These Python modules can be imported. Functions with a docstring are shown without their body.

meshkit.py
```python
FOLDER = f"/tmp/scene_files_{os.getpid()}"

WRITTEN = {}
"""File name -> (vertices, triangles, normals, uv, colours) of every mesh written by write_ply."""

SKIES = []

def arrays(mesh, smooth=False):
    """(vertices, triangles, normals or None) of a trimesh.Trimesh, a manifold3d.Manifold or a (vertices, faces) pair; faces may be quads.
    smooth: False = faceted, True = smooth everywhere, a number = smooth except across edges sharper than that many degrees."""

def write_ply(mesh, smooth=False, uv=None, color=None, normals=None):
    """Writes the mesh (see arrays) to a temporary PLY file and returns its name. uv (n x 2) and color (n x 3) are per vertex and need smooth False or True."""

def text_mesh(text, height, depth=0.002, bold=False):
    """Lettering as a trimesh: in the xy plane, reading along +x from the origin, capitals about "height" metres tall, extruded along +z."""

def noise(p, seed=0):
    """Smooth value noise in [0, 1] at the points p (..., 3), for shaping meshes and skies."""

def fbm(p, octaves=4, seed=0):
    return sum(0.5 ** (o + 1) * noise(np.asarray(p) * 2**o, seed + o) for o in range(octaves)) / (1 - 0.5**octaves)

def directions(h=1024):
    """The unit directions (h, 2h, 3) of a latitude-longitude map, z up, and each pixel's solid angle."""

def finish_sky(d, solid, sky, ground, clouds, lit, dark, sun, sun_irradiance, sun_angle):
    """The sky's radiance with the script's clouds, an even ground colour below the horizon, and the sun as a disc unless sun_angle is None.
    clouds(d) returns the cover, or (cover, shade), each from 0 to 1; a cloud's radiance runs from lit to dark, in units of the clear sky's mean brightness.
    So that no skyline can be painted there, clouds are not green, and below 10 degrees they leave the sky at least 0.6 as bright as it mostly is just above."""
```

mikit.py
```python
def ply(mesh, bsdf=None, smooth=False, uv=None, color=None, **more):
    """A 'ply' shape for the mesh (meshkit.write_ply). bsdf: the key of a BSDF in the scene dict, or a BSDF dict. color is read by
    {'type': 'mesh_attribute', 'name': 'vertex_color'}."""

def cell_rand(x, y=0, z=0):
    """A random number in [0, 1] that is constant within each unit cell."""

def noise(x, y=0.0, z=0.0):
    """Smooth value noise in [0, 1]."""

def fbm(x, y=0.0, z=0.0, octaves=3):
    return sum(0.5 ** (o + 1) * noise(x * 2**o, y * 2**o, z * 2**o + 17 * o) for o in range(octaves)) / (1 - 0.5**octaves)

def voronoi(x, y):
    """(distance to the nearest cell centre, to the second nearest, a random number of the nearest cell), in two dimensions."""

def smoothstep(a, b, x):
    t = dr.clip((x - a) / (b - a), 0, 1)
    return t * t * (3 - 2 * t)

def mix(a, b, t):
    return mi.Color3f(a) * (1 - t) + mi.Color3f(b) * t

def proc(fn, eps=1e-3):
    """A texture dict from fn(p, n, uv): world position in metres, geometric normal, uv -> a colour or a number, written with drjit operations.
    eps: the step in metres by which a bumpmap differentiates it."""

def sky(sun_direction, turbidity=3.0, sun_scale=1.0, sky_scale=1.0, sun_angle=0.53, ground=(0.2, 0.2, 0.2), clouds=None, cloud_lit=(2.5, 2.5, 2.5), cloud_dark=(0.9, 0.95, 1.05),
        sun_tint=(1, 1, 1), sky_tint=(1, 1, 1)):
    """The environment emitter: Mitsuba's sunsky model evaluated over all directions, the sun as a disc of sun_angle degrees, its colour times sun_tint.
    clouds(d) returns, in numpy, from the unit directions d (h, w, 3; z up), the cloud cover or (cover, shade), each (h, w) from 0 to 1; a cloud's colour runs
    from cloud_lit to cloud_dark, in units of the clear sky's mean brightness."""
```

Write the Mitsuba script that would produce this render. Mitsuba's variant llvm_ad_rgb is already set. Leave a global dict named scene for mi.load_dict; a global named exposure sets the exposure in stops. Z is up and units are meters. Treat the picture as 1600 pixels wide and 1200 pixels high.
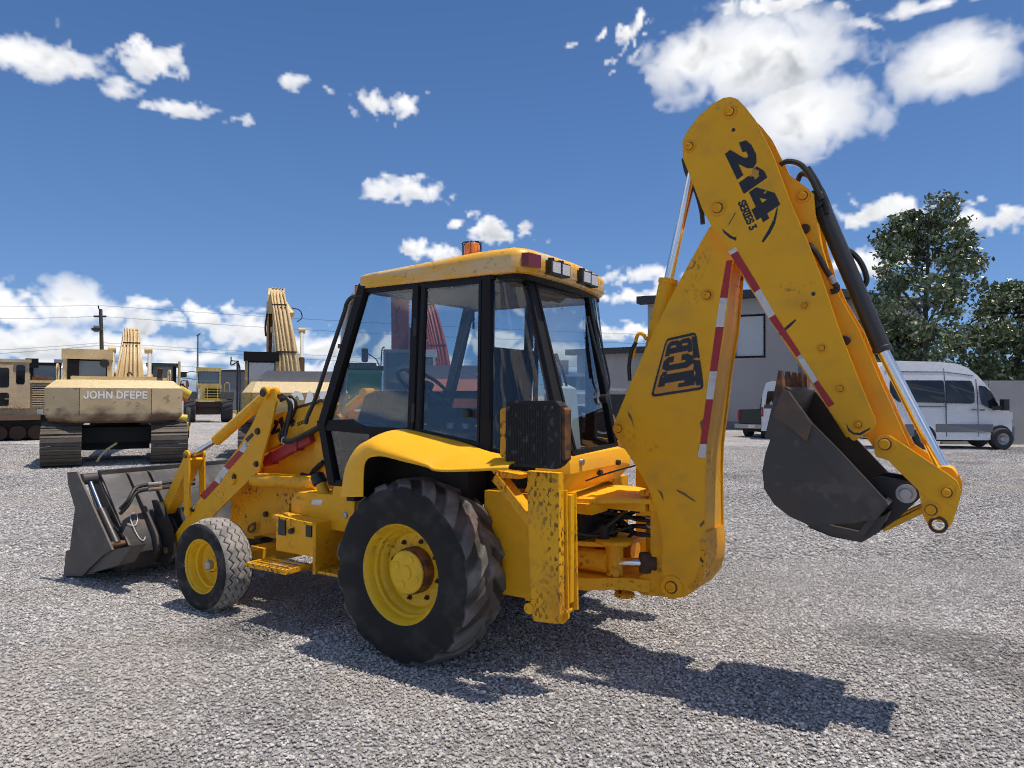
import math, random, numpy as np, trimesh, mitsuba as mi, drjit as dr, mikit, meshkit
from mikit import proc, noise, fbm, voronoi, cell_rand, smoothstep, mix
from shapely.geometry import Polygon, MultiPolygon, box as sbox
from shapely import affinity
T = mi.ScalarTransform4f
PI = math.pi
scene, labels = {}, {}
# ------------------------------------------------------------------ camera, sky, exposure
exposure = 1.3
EYE, FWD, UPV = (-3.3, 4.724, 1.806), (0.54895, -0.8357, 0.0159), (-0.00614, 0.01499, 0.99987)
scene['camera'] = dict(type='perspective', fov=70.82, fov_axis='x', near_clip=0.05, far_clip=20000.0,
    to_world=T().look_at(origin=list(EYE), target=[EYE[i] + FWD[i] for i in range(3)], up=list(UPV)))
SUN = (-0.25, -0.13, 1.0)
nfbm = meshkit.fbm
# cumulus clouds: direction of the centre, half width, height above and below the flat base (tangents), roughness
CLOUDS = [
    *[(c, a, b, e) for c, (a, b, e) in zip([(.8568,-.3671,.3622),(.7982,-.4633,.3851),(.8302,-.4367,.3465),(.7979,-.4994,.3375),(.7148,-.5838,.385),(.6464,-.667,.3706),(.6377,-.7214,.27),(.5574,-.7999,.2223)],
      ((.076, .034, .35), (.042, .026, .6), (.030, .017, .4), (.066, .0115, .6), (.026, .015, .5), (.05, .024, .7), (.064, .024, .5), (.055, .02, .8)))],
    *[(c, a, b, e) for c, (a, b, e) in zip([(.227,-.8869,.4023),(.1833,-.9242,.3351),(.0257,-.9309,.3644),(.2978,-.8619,.4104),(.3771,-.8152,.4395),(.1931,-.8689,.4559),(.0346,-.904,.4262),(.1083,-.9693,.2208),(-.0048,-.9797,.2004),(.3891,-.9069,.1614),(.4025,-.9056,.1336),(.6365,-.7467,.193),(.4243,-.9014,.0863),(.1099,-.9809,.1605)],
      ((.145, .088, .3), (.105, .075, .32), (.082, .062, .28), (.08, .052, .4), (.036, .024, 1.2), (.06, .018, 1.0), (.11, .016, .9), (.055, .028, .7), (.055, .022, .7), (.06, .018, .7), (.05, .014, .7), (.055, .015, .8), (.05, .016, .8), (.05, .02, .8)))],
    *[(c, a, b, e) for c, (a, b, e) in zip([(.9239,-.3717,.0913),(.901,-.4225,.0987),(.8694,-.4855,.0912),(.9167,-.3955,.0561),(.8831,-.4659,.0552),(.8296,-.5502,.0948),(.8044,-.5887,.0802),(.8404,-.54,.0457),(.7446,-.6646,.0617),(.7773,-.6283,.0311),(.9074,-.4193,.027),(.7109,-.7023,.0366),(.673,-.7369,.0634),(.6204,-.7831,.0421),(.4955,-.8671,.0515),(.8671,-.497,.0326),(.5078,-.8528,.1219),(.5772,-.8137,.069)],
      ((.07, .035, .6), (.085, .035, .6), (.05, .03, .6), (.12, .03, .7), (.13, .028, .7), (.035, .02, .8), (.07, .032, .6), (.10, .016, .9), (.08, .026, .6), (.09, .018, .8), (.14, .018, .8), (.07, .02, .8), (.06, .026, .7), (.09, .02, .7), (.08, .026, .7), (.12, .018, .8), (.04, .018, .8), (.06, .02, .8)))],
]


def clouds(d):
    cover, shade = np.zeros(d.shape[:2]), np.zeros(d.shape[:2])
    warp = np.stack([nfbm(d * 30 + k * 17, 3, 40 + k) - .5 for k in range(3)], -1) * .05
    n1, n2 = nfbm((d + warp) * 21, 5, 3), nfbm((d + warp) * 70 + 7, 4, 9)
    det = (n1 - .5) * 2.1 + (n2 - .5) * 1.0
    fine = (nfbm((d + warp * .6) * 52 + 3, 5, 15) - .5) * 2.6 + (n2 - .5) * 1.1
    for c, a, b, rough in CLOUDS:
        c = np.array(c) / np.linalg.norm(c)
        r = np.cross(c, [0, 0, 1.0]); r /= np.linalg.norm(r); u = np.cross(r, c)
        t = d @ c
        ok = t > .85
        x, y = (d[ok] @ r) / t[ok] / a, (d[ok] @ u) / t[ok] / b
        y = np.where(y < 0, y * 1.35, y)
        e = .80 - np.sqrt(x * x + y * y) + np.where(a < .08, fine[ok] * 1.25, det[ok]) * rough * 1.1
        cv = np.clip((e + .06) / .70, 0, 1); cv = 1 - (1 - cv) ** 2.1
        sh = np.clip(.30 - .55 * y + (n1[ok] - .5) * 2.2 + (n2[ok] - .5) * .6, 0, 1) * np.clip(e * 1.5, 0, 1)
        old = cover[ok]
        shade[ok] = np.where(cv > old, sh, shade[ok]); cover[ok] = np.maximum(old, cv)
    # the rest of the sky carries the same scattered cumulus
    ahead = d @ np.array(FWD)
    far = np.clip((.62 - ahead) / .12, 0, 1)
    el = d[..., 2]
    field = nfbm(d / (el[..., None] + .25) * 3.1 + 31, 5, 21)
    g = np.clip((field - .56) / .10, 0, 1) * far * np.clip(el / .03, 0, 1) * .95
    shade = np.where(g > cover, np.clip((field - .6) * 4, 0, .7), shade)
    return np.maximum(cover, g), shade


scene['sky'] = mikit.sky(SUN, turbidity=3.0, sun_scale=1.18, sky_scale=.93, sun_tint=(.97, 1.0, 1.07), clouds=clouds, cloud_lit=(4.3, 4.3, 4.3), cloud_dark=(1.9, 2.05, 2.25), sky_tint=(.75, .965, 1.25))
# ------------------------------------------------------------------ mesh helpers
V = lambda *a: np.array(a, float)


def unit(v):
    v = np.asarray(v, float)
    return v / np.linalg.norm(v)


def join(*ms):
    flat = [m for g in ms for m in (g if isinstance(g, (list, tuple)) else [g])]
    return trimesh.util.concatenate(flat)


def swap(m, axis):
    v = m.vertices
    if axis == 'y':
        m = trimesh.Trimesh(np.stack([v[:, 0], v[:, 2], v[:, 1]], 1), m.faces[:, ::-1], process=False)
    elif axis == 'x':
        m = trimesh.Trimesh(np.stack([v[:, 2], v[:, 0], v[:, 1]], 1), m.faces, process=False)
    return m


def plate(poly, a, b, c=.003, axis='y', holes=()):
    """A polygon extruded from a to b along the axis, its rims chamfered by c."""
    if a > b: a, b = b, a
    P = Polygon(poly, holes)
    if not P.is_valid: P = P.buffer(0)
    if isinstance(P, MultiPolygon): P = max(P.geoms, key=lambda g: g.area)
    if holes or len(P.interiors) or c <= 0:
        m = trimesh.creation.extrude_polygon(P, b - a, engine='earcut'); m.apply_translation([0, 0, a])
        return swap(m, axis)
    q = np.array(P.exterior.coords)[:-1]
    if not P.exterior.is_ccw: q = q[::-1]
    keep = np.linalg.norm(q - np.roll(q, 1, 0), axis=1) > 1e-5
    q = q[keep]
    e = np.roll(q, -1, 0) - q
    e /= np.linalg.norm(e, axis=1, keepdims=True)
    nrm = np.stack([-e[:, 1], e[:, 0]], 1)
    pn = np.roll(nrm, 1, 0)
    k = np.clip(1 + (nrm * pn).sum(1), .35, 2)[:, None]
    c = min(c, (b - a) * .45)
    qi = q + (nrm + pn) / k * c
    n = len(q)
    rings = [(qi, a), (q, a + c), (q, b - c), (qi, b)]
    v = np.vstack([np.column_stack([r, np.full(n, z)]) for r, z in rings])
    i = np.arange(n); j = (i + 1) % n
    f = []
    for k in range(3):
        o = k * n
        f += [np.column_stack([o + i, o + j, o + n + j]), np.column_stack([o + i, o + n + j, o + n + i])]
    try:
        tv, tf = trimesh.creation.triangulate_polygon(Polygon(qi), engine='earcut')
        if len(tv) != n or np.abs(np.asarray(tv) - qi).max() > 1e-6: raise ValueError
    except Exception:
        m = trimesh.creation.extrude_polygon(P, b - a, engine='earcut'); m.apply_translation([0, 0, a])
        return swap(m, axis)
    tf = np.asarray(tf)
    x, y = tv[tf[:, 1]] - tv[tf[:, 0]], tv[tf[:, 2]] - tv[tf[:, 0]]
    cr = x[:, 0] * y[:, 1] - x[:, 1] * y[:, 0]
    tf = np.where((cr < 0)[:, None], tf[:, ::-1], tf)
    f += [tf[:, ::-1], tf + 3 * n]
    return swap(trimesh.Trimesh(v, np.vstack(f), process=False), axis)


def bx(x0, x1, y0, y1, z0, z1, c=.004):
    return plate([(x0, y0), (x1, y0), (x1, y1), (x0, y1)], min(z0, z1), max(z0, z1), c, 'z')


def rot(m, angle, axis=(0, 0, 1), at=(0, 0, 0)):
    m = m.copy(); m.apply_transform(trimesh.transformations.rotation_matrix(angle, axis, at)); return m


def mv(m, x, y, z):
    m = m.copy(); m.apply_translation([x, y, z]); return m


def frame(d, up=(0, 0, 1)):
    d = unit(d)
    if abs(np.dot(d, unit(up))) > .98: up = (1, 0, 0) if abs(d[0]) < .9 else (0, 1, 0)
    r = unit(np.cross(up, d))
    return d, r, np.cross(d, r)


def beam(p, q, w, h, up=(0, 0, 1), c=.004, w2=None, h2=None):
    """A chamfered bar from p to q, w across and h along 'up'."""
    p, q = V(*p), V(*q)
    d, r, u = frame(q - p, up)
    L = np.linalg.norm(q - p)
    m = plate([(-.5, -.5), (.5, -.5), (.5, .5), (-.5, .5)], 0, 1, 0)
    m = trimesh.creation.box((1, 1, 1))
    m = bx(-w / 2, w / 2, -h / 2, h / 2, 0, L, c)
    if w2 is not None:
        t = m.vertices[:, 2:3] / L
        m.vertices = np.hstack([m.vertices[:, :1] * (1 + t * (w2 / w - 1)), m.vertices[:, 1:2] * (1 + t * ((h2 or h) / h - 1)), m.vertices[:, 2:3]])
    M = np.eye(4); M[:3, 0], M[:3, 1], M[:3, 2], M[:3, 3] = r, u, d, p
    m.apply_transform(M)
    return m


def cyl(p, q, r, n=20, r2=None, c=.004):
    p, q = V(*p), V(*q)
    L = np.linalg.norm(q - p)
    r2 = r if r2 is None else r2
    c = min(c, r * .4, r2 * .4, L * .3)
    prof = [(0, 0), (r - c, 0), (r, c), (r2, L - c), (r2 - c, L), (0, L)]
    m = trimesh.creation.revolve(np.array(prof), sections=n)
    d, x, u = frame(q - p)
    M = np.eye(4); M[:3, 0], M[:3, 1], M[:3, 2], M[:3, 3] = x, u, d, p
    m.apply_transform(M)
    return m


def lathe(prof, at=(0, 0, 0), axis='y', n=48):
    """prof: (radius, offset along the axis), a closed or open outline."""
    m = trimesh.creation.revolve(np.array(prof, float), sections=n)
    v = m.vertices
    if axis == 'y': m = trimesh.Trimesh(np.stack([v[:, 0], v[:, 2], v[:, 1]], 1), m.faces[:, ::-1], process=False)
    if axis == 'x': m = trimesh.Trimesh(np.stack([v[:, 2], v[:, 0], v[:, 1]], 1), m.faces, process=False)
    m.apply_translation(at)
    return m


def spline(pts, n=8):
    p = np.array(pts, float)
    if len(p) < 3: return p
    p = np.vstack([2 * p[0] - p[1], p, 2 * p[-1] - p[-2]])
    out = []
    for i in range(1, len(p) - 2):
        t = np.linspace(0, 1, n, endpoint=False)[:, None]
        a, b, c, d = p[i - 1:i + 3]
        out.append(.5 * ((2 * b) + (c - a) * t + (2 * a - 5 * b + 4 * c - d) * t ** 2 + (3 * b - a - 3 * c + d) * t ** 3))
    return np.vstack(out + [p[-2:-1]])


def tube(pts, r, sides=8, n=8, smooth=True):
    p = spline(pts, n) if smooth else np.array(pts, float)
    t = np.gradient(p, axis=0); t /= np.linalg.norm(t, axis=1, keepdims=True) + 1e-12
    a = frame(t[0])[1]
    rows, ang = [], np.arange(sides) * 2 * PI / sides
    rr = np.broadcast_to(r, (len(p),))
    for i in range(len(p)):
        a = unit(a - t[i] * np.dot(a, t[i])); b = np.cross(t[i], a)
        rows.append(p[i] + rr[i] * (np.cos(ang)[:, None] * a + np.sin(ang)[:, None] * b))
    v = np.vstack(rows + [p[:1], p[-1:]])
    i, j = np.meshgrid(np.arange(len(p) - 1), np.arange(sides), indexing='ij')
    k = (j + 1) % sides
    f = np.vstack([np.stack([i * sides + j, i * sides + k, (i + 1) * sides + k], -1).reshape(-1, 3), np.stack([i * sides + j, (i + 1) * sides + k, (i + 1) * sides + j], -1).reshape(-1, 3)])
    s = np.arange(sides); e = len(p) * sides
    f = np.vstack([f, np.column_stack([np.full(sides, e), (s + 1) % sides, s]), np.column_stack([np.full(sides, e + 1), e - sides + s, e - sides + (s + 1) % sides])])
    return trimesh.Trimesh(v, f, process=False)


def grid(P, t=0.0):
    """A sheet through the points P[n][m]; with t it gets that thickness on its back."""
    P = np.array(P, float); n, m = P.shape[:2]
    i, j = np.meshgrid(np.arange(n - 1), np.arange(m - 1), indexing='ij')
    q = np.stack([i * m + j, (i + 1) * m + j, (i + 1) * m + j + 1, i * m + j + 1], -1).reshape(-1, 4)
    f = np.vstack([q[:, [0, 1, 2]], q[:, [0, 2, 3]]])
    s = trimesh.Trimesh(P.reshape(-1, 3), f, process=False)
    if not t: return s
    b = P.reshape(-1, 3) - s.vertex_normals * t
    N = n * m
    ring = [a * m for a in range(n)] + [(n - 1) * m + b_ for b_ in range(1, m)] + [a * m + m - 1 for a in range(n - 2, -1, -1)] + [b_ for b_ in range(m - 2, 0, -1)]
    r = np.array(ring); r2 = np.roll(r, -1)
    f = np.vstack([f, f[:, ::-1] + N, np.column_stack([r2, r, r + N]), np.column_stack([r2, r + N, r2 + N])])
    return trimesh.Trimesh(np.vstack([P.reshape(-1, 3), b]), f, process=False)


def lettering(polys, O, U, W, nrm, depth=.0015):
    """Flat print: polygons in (u, v) laid on the plane O + u U + v W as a film standing 'depth' proud along nrm."""
    out = []
    for P in polys:
        P = P if isinstance(P, Polygon) else Polygon(P)
        m = trimesh.creation.extrude_polygon(P, 1.0, engine='earcut')
        v = m.vertices
        m = trimesh.Trimesh(V(*O) + v[:, :1] * V(*U) + v[:, 1:2] * V(*W) + v[:, 2:3] * V(*nrm) * depth, m.faces, process=False)
        out.append(m)
    return join(out)


def word(text, h, O, right, up, depth=.002, bold=False, width=None):
    m = meshkit.text_mesh(text, h, depth, bold)
    if width: m.apply_scale([width / m.extents[0], 1, 1])
    r, u = unit(right), unit(up)
    M = np.eye(4); M[:3, 0], M[:3, 1], M[:3, 2], M[:3, 3] = r, u, np.cross(r, u), O
    m.apply_transform(M)
    return m


# ------------------------------------------------------------------ the scene's entries
used = set()


def name_of(key):
    k, i = key, 0
    while k in used:
        i += 1; k = '%s_%03d' % (key, i)
    used.add(k)
    return k


def thing(name, label=None, cat=None, group=None, kind=None):
    k = name_of(name)
    labels[k] = {a: b for a, b in (('label', label), ('category', cat), ('group', group), ('kind', kind)) if b}
    return k


CAB_ON = [False]


def lean_in(m):
    """The cab narrows towards its roof on the near side."""
    m = m.copy(); v = m.vertices.copy(); k = np.clip((v[:, 2] - 1.5) / 1.15, 0, 1.2) * np.clip(v[:, 1] / .8, 0, 1.1)
    v[:, 1] -= .10 * k; v[:, 0] += .06 * k; m.vertices = v
    return m


def add(parent, name, mesh, m, smooth=32, label=None, kind=None, **more):
    k = name_of(parent + '__' + name if parent else name)
    if isinstance(mesh, (list, tuple)): mesh = join(mesh)
    if CAB_ON[0]: mesh = lean_in(mesh)
    scene[k] = mikit.ply(mesh, m, smooth=smooth, **more)
    if label or kind: labels[k] = {a: b for a, b in (('label', label), ('kind', kind)) if b}
    return k


def sub(parent, name, label=None):
    """A part that has pieces only (a wheel of tyre, rim and hub)."""
    k = name_of(parent + '__' + name)
    if label: labels[k] = {'label': label}
    return k


# ------------------------------------------------------------------ materials
def mat(name, color, rough=.5, metallic=0.0, bump=None, two=True, **kw):
    c = color if isinstance(color, dict) else {'type': 'rgb', 'value': list(color)}
    b = dict(type='principled', base_color=c, roughness=rough, metallic=metallic, **kw)
    if bump: b = dict(type='bumpmap', arbitrary=bump[0], scale=bump[1], bsdf=b)
    scene[name] = dict(type='twosided', bsdf=b) if two else b
    return name


def f3(p, s, o=4): return fbm(p.x * s, p.y * s, p.z * s, o)


def worn(base, base2, chip, rust, amount, streak=1.0, dust=None):
    """Paint that has faded in clouds, with scratches and chips down to primer and rust."""
    def fn(p, n, uv):
        c = mix(base, base2, smoothstep(.3, .75, f3(p, 1.7, 3)))
        region = smoothstep(.70 - amount * .35, .95 - amount * .25, f3(p, 2.3, 2) * .75 + f3(p, 9.0, 2) * .35)
        ch = smoothstep(.57, .63, fbm(p.x * 66, p.y * 66, p.z * 34, 4)) * region
        q = p.x * .83 + p.z * .55; w = p.z * .83 - p.x * .55
        sc = smoothstep(.735, .76, noise(q * 9, w * 150, p.y * 90) * .62 + noise(q * 3 + 9, w * 22, p.y * 20) * .42) * streak
        c = mix(c, mix(chip, rust, noise(p.x * 60, p.y * 60, p.z * 60)), dr.clip(dr.maximum(ch, sc * .8), 0, 1))
        grime = smoothstep(.5, .85, f3(p, 5.5, 4)) * .22
        c = mix(c, (.20, .15, .09), grime)
        if dust is not None: c = mix(c, dust, smoothstep(.4, .8, f3(p, 3.1, 3)) * .3)
        return c
    return proc(fn)


YEL, YEL2 = (.83, .425, .010), (.78, .380, .009)
mat('yellow', worn(YEL, YEL2, (.10, .06, .03), (.16, .07, .03), .10, 0.0), .42, specular=.32)
mat('yellow_boss', (.72, .33, .012), .45, specular=.32)
mat('yellow_worn', worn(YEL, YEL2, (.05, .035, .025), (.16, .07, .03), .42, 0.12), .48, specular=.32)
mat('yellow_chipped', worn(YEL, (.66, .29, .012), (.035, .025, .02), (.14, .055, .02), .95, .2), .55, specular=.32)
mat('yellow_rim', worn((.80, .50, .012), (.72, .43, .012), (.06, .05, .03), (.2, .1, .04), .1, .2), .45)


def roof_paint(p, n, uv):
    c = mix((.78, .39, .03), (.80, .45, .05), noise(p.x * 3, p.y * 3, p.z * 3))
    bleach = smoothstep(.42, .62, fbm(p.x * 2.0, p.y * 5, p.z * 9, 4))
    c = mix(c, (.66, .50, .28), bleach * .8)
    patch = smoothstep(-.58, -.585, p.x) * smoothstep(.83, .85, p.y)
    c = mix(c, (.70, .60, .45), patch * .8)
    return mix(c, (.25, .16, .08), smoothstep(.63, .72, f3(p, 26.0, 3)) * .5)


mat('roof_paint', proc(roof_paint), .42)
mat('fender_paint', (.86, .44, .016), .42, specular=.35)


def dark_steel(p, n, uv):
    c = mix((.052, .050, .050), (.082, .076, .072), smoothstep(.3, .7, f3(p, 2.2, 4)))
    c = mix(c, (.10, .05, .028), smoothstep(.5, .75, f3(p, 6.0, 4)) * .22)
    s = smoothstep(.62, .78, fbm(p.x * 10, p.z * 10, p.y * 10, 5))
    return mix(c, (.11, .10, .09), s * .5)


mat('bucket_steel', proc(dark_steel), .5, metallic=.25)


def bare_steel(p, n, uv):
    c = mix((.060, .062, .065), (.115, .116, .118), smoothstep(.35, .7, f3(p, 3.0, 4)))
    c = mix(c, (.17, .14, .11), smoothstep(.55, .75, f3(p, 4.5, 3)) * .7)
    s = smoothstep(.66, .74, noise(p.x * 8, p.y * 8, p.z * 60) * .5 + f3(p, 30.0, 3) * .5)
    return mix(c, (.035, .034, .034), s * .45)


mat('worn_steel', proc(bare_steel), .42, metallic=.45)


def rusty(p, n, uv):
    return mix((.20, .085, .035), (.075, .04, .025), smoothstep(.35, .65, f3(p, 18.0, 4)))


mat('rust', proc(rusty), .7)
mat('cutter_steel', proc(lambda p, n, uv: mix((.085, .062, .048), (.13, .075, .042), smoothstep(.4, .7, f3(p, 12.0, 4)))), .6)
mat('pin_steel', (.16, .10, .05), .5, metallic=.3)
mat('black_paint', (.018, .018, .020), .42)
mat('black_frame', (.010, .010, .011), .5, specular=.2)
mat('hose', (.016, .016, .017), .5)
mat('chrome', (.78, .79, .80), .13, metallic=1.0)
mat('dull_metal', (.40, .40, .41), .38, metallic=.8)
mat('cylinder_black', (.028, .029, .032), .42)


def rubber_worn(p, n, uv):
    dust = smoothstep(.45, .75, f3(p, 6.0, 4)) * (.12 + .5 * uv.x) + smoothstep(.35, .95, uv.x) * .55
    c = mix((.0075, .0078, .009), (.21, .20, .19), dr.clip(dust, 0, 1))
    return mix(c, (.12, .07, .055), smoothstep(.56, .74, f3(p, 3.2, 3)) * uv.x * .5)


mat('rubber_worn', proc(rubber_worn), .75)


def rubber_road(p, n, uv):
    c = mix((.010, .010, .011), (.30, .29, .275), smoothstep(.15, .8, uv.x))
    return mix(c, (.09, .085, .08), smoothstep(.45, .7, f3(p, 14.0, 4)) * .5)


mat('rubber_road', proc(rubber_road), .8)
mat('rubber_pad', proc(lambda p, n, uv: mix((.014, .014, .015), (.11, .105, .10), smoothstep(.56, .80, fbm(p.x * 40, p.y * 30, p.z * 26, 4)) * .6)), .8)
mat('decal_black', proc(lambda p, n, uv: mix((.012, .014, .022), (.5, .26, .02), smoothstep(.68, .70, fbm(p.x * 16, p.y * 3, p.z * 11, 4)))), .4)
mat('decal_orange', (.56, .245, .02), .45)
mat('tape_red', proc(lambda p, n, uv: mix((.40, .018, .022), (.30, .016, .018), f3(p, 20.0, 2))), .4)
mat('tape_white', proc(lambda p, n, uv: mix((.60, .59, .57), (.36, .33, .29), smoothstep(.5, .75, f3(p, 14.0, 4)))), .42)
mat('red_paint', (.33, .022, .030), .45)
mat('amber_lens', (.85, .22, .01), .18, spec_trans=0.0, clearcoat=.8)
mat('red_lens', (.16, .012, .012), .15, clearcoat=.8)
mat('lamp_lens', (.62, .63, .62), .16, clearcoat=1.0)
mat('headliner', (.22, .22, .23), .85)
mat('cab_trim', (.014, .015, .018), .6, specular=.25)
mat('seat_fabric', (.014, .017, .024), .85)
mat('pale_trim', (.42, .52, .52), .6)
mat('white_label', (.70, .71, .72), .4)
scene['glass'] = dict(type='thindielectric', int_ior=1.5, specular_transmittance={'type': 'rgb', 'value': [.80, .85, .88]}, specular_reflectance={'type': 'rgb', 'value': .7})
mat('dirty_glass_film', (.3, .3, .28), .9)
# yard materials


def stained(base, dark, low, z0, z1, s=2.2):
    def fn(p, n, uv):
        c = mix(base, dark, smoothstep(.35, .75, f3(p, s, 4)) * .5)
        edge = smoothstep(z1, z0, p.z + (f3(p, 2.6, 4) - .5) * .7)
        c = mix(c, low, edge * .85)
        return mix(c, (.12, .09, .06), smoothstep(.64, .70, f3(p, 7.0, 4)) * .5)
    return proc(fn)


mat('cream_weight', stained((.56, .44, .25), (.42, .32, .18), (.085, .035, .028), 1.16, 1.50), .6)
mat('cream', worn((.66, .52, .28), (.58, .44, .23), (.3, .2, .12), (.3, .18, .09), .05, 0), .5)
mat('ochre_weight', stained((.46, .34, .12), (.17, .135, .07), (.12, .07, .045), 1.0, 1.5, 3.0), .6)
mat('tan_paint', worn((.56, .44, .28), (.47, .36, .22), (.15, .09, .06), (.18, .09, .05), .6, 0), .65)
mat('cream_sunlit', (.66, .53, .29), .55)  # lighter cream: sunlight on the upturned bevel put into the paint
mat('coral_paint', worn((.55, .14, .06), (.50, .12, .055), (.2, .06, .04), (.2, .07, .05), .2, 0), .5)
mat('coral_boom', worn((.42, .065, .045), (.36, .05, .04), (.2, .06, .04), (.2, .07, .05), .2, 0), .5)
mat('green_paint', (.05, .21, .045), .45)
mat('loader_yellow', worn((.60, .48, .20), (.52, .40, .16), (.1, .07, .04), (.12, .07, .04), .6, 0), .6)
mat('grille_yellow', (.62, .47, .06), .5)
mat('track_steel', proc(lambda p, n, uv: mix((.055, .048, .042), (.13, .11, .09), f3(p, 5.0, 3))), .6, metallic=.2)
mat('near_black_paint', (.014, .014, .014), .7)  # even near-black for engine, floor pan, wheel wells and undercarriages
mat('grey_hood', (.20, .21, .23), .5)
mat('brown_frame', (.055, .03, .018), .7)
mat('far_white', (.62, .63, .62), .5)
mat('letter_grey', (.85, .85, .83), .6)
mat('faded_letter', (.30, .22, .13), .7)
mat('decal_solid', (.012, .014, .022), .4)
mat('tyre_far', (.035, .037, .042), .8)
mat('dark_glass', (.012, .014, .018), .06, specular=.6)
mat('sky_glass', (.10, .14, .17), .05, specular=.8)
mat('van_white', (.72, .74, .76), .28, clearcoat=.6)
mat('van_grey', (.16, .17, .19), .4)
mat('dark_green', (.018, .035, .033), .3, clearcoat=.5)
mat('tail_red', (.35, .02, .02), .25)
mat('stucco', proc(lambda p, n, uv: mix((.36, .345, .335), (.42, .405, .395), fbm(p.x * 1.2, p.y * 1.2, p.z * .5, 4))), .9)
mat('yard_wall', proc(lambda p, n, uv: mix((.33, .32, .31), (.41, .40, .385), fbm(p.x * 2, p.y * 2, p.z * .7, 4))), .9)
mat('fascia', (.030, .031, .034), .5)
mat('blind', (.47, .50, .51), .35, clearcoat=.5)
mat('pole_wood', (.085, .065, .05), .9)
mat('bark', proc(lambda p, n, uv: mix((.12, .10, .08), (.06, .05, .04), fbm(p.x * 9, p.y * 9, p.z * 2, 3))), .9)
mat('leaf', (.095, .140, .055), .38, specular=.7)
mat('leaf_light', (.15, .185, .11), .26, specular=1.0)
mat('hill_haze_blue', proc(lambda p, n, uv: mix((.13, .19, .25), (.16, .22, .28), fbm(p.x * .004, p.y * .004, 0, 3))), 1.0)  # distance haze put into the hill colour as blue


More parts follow.
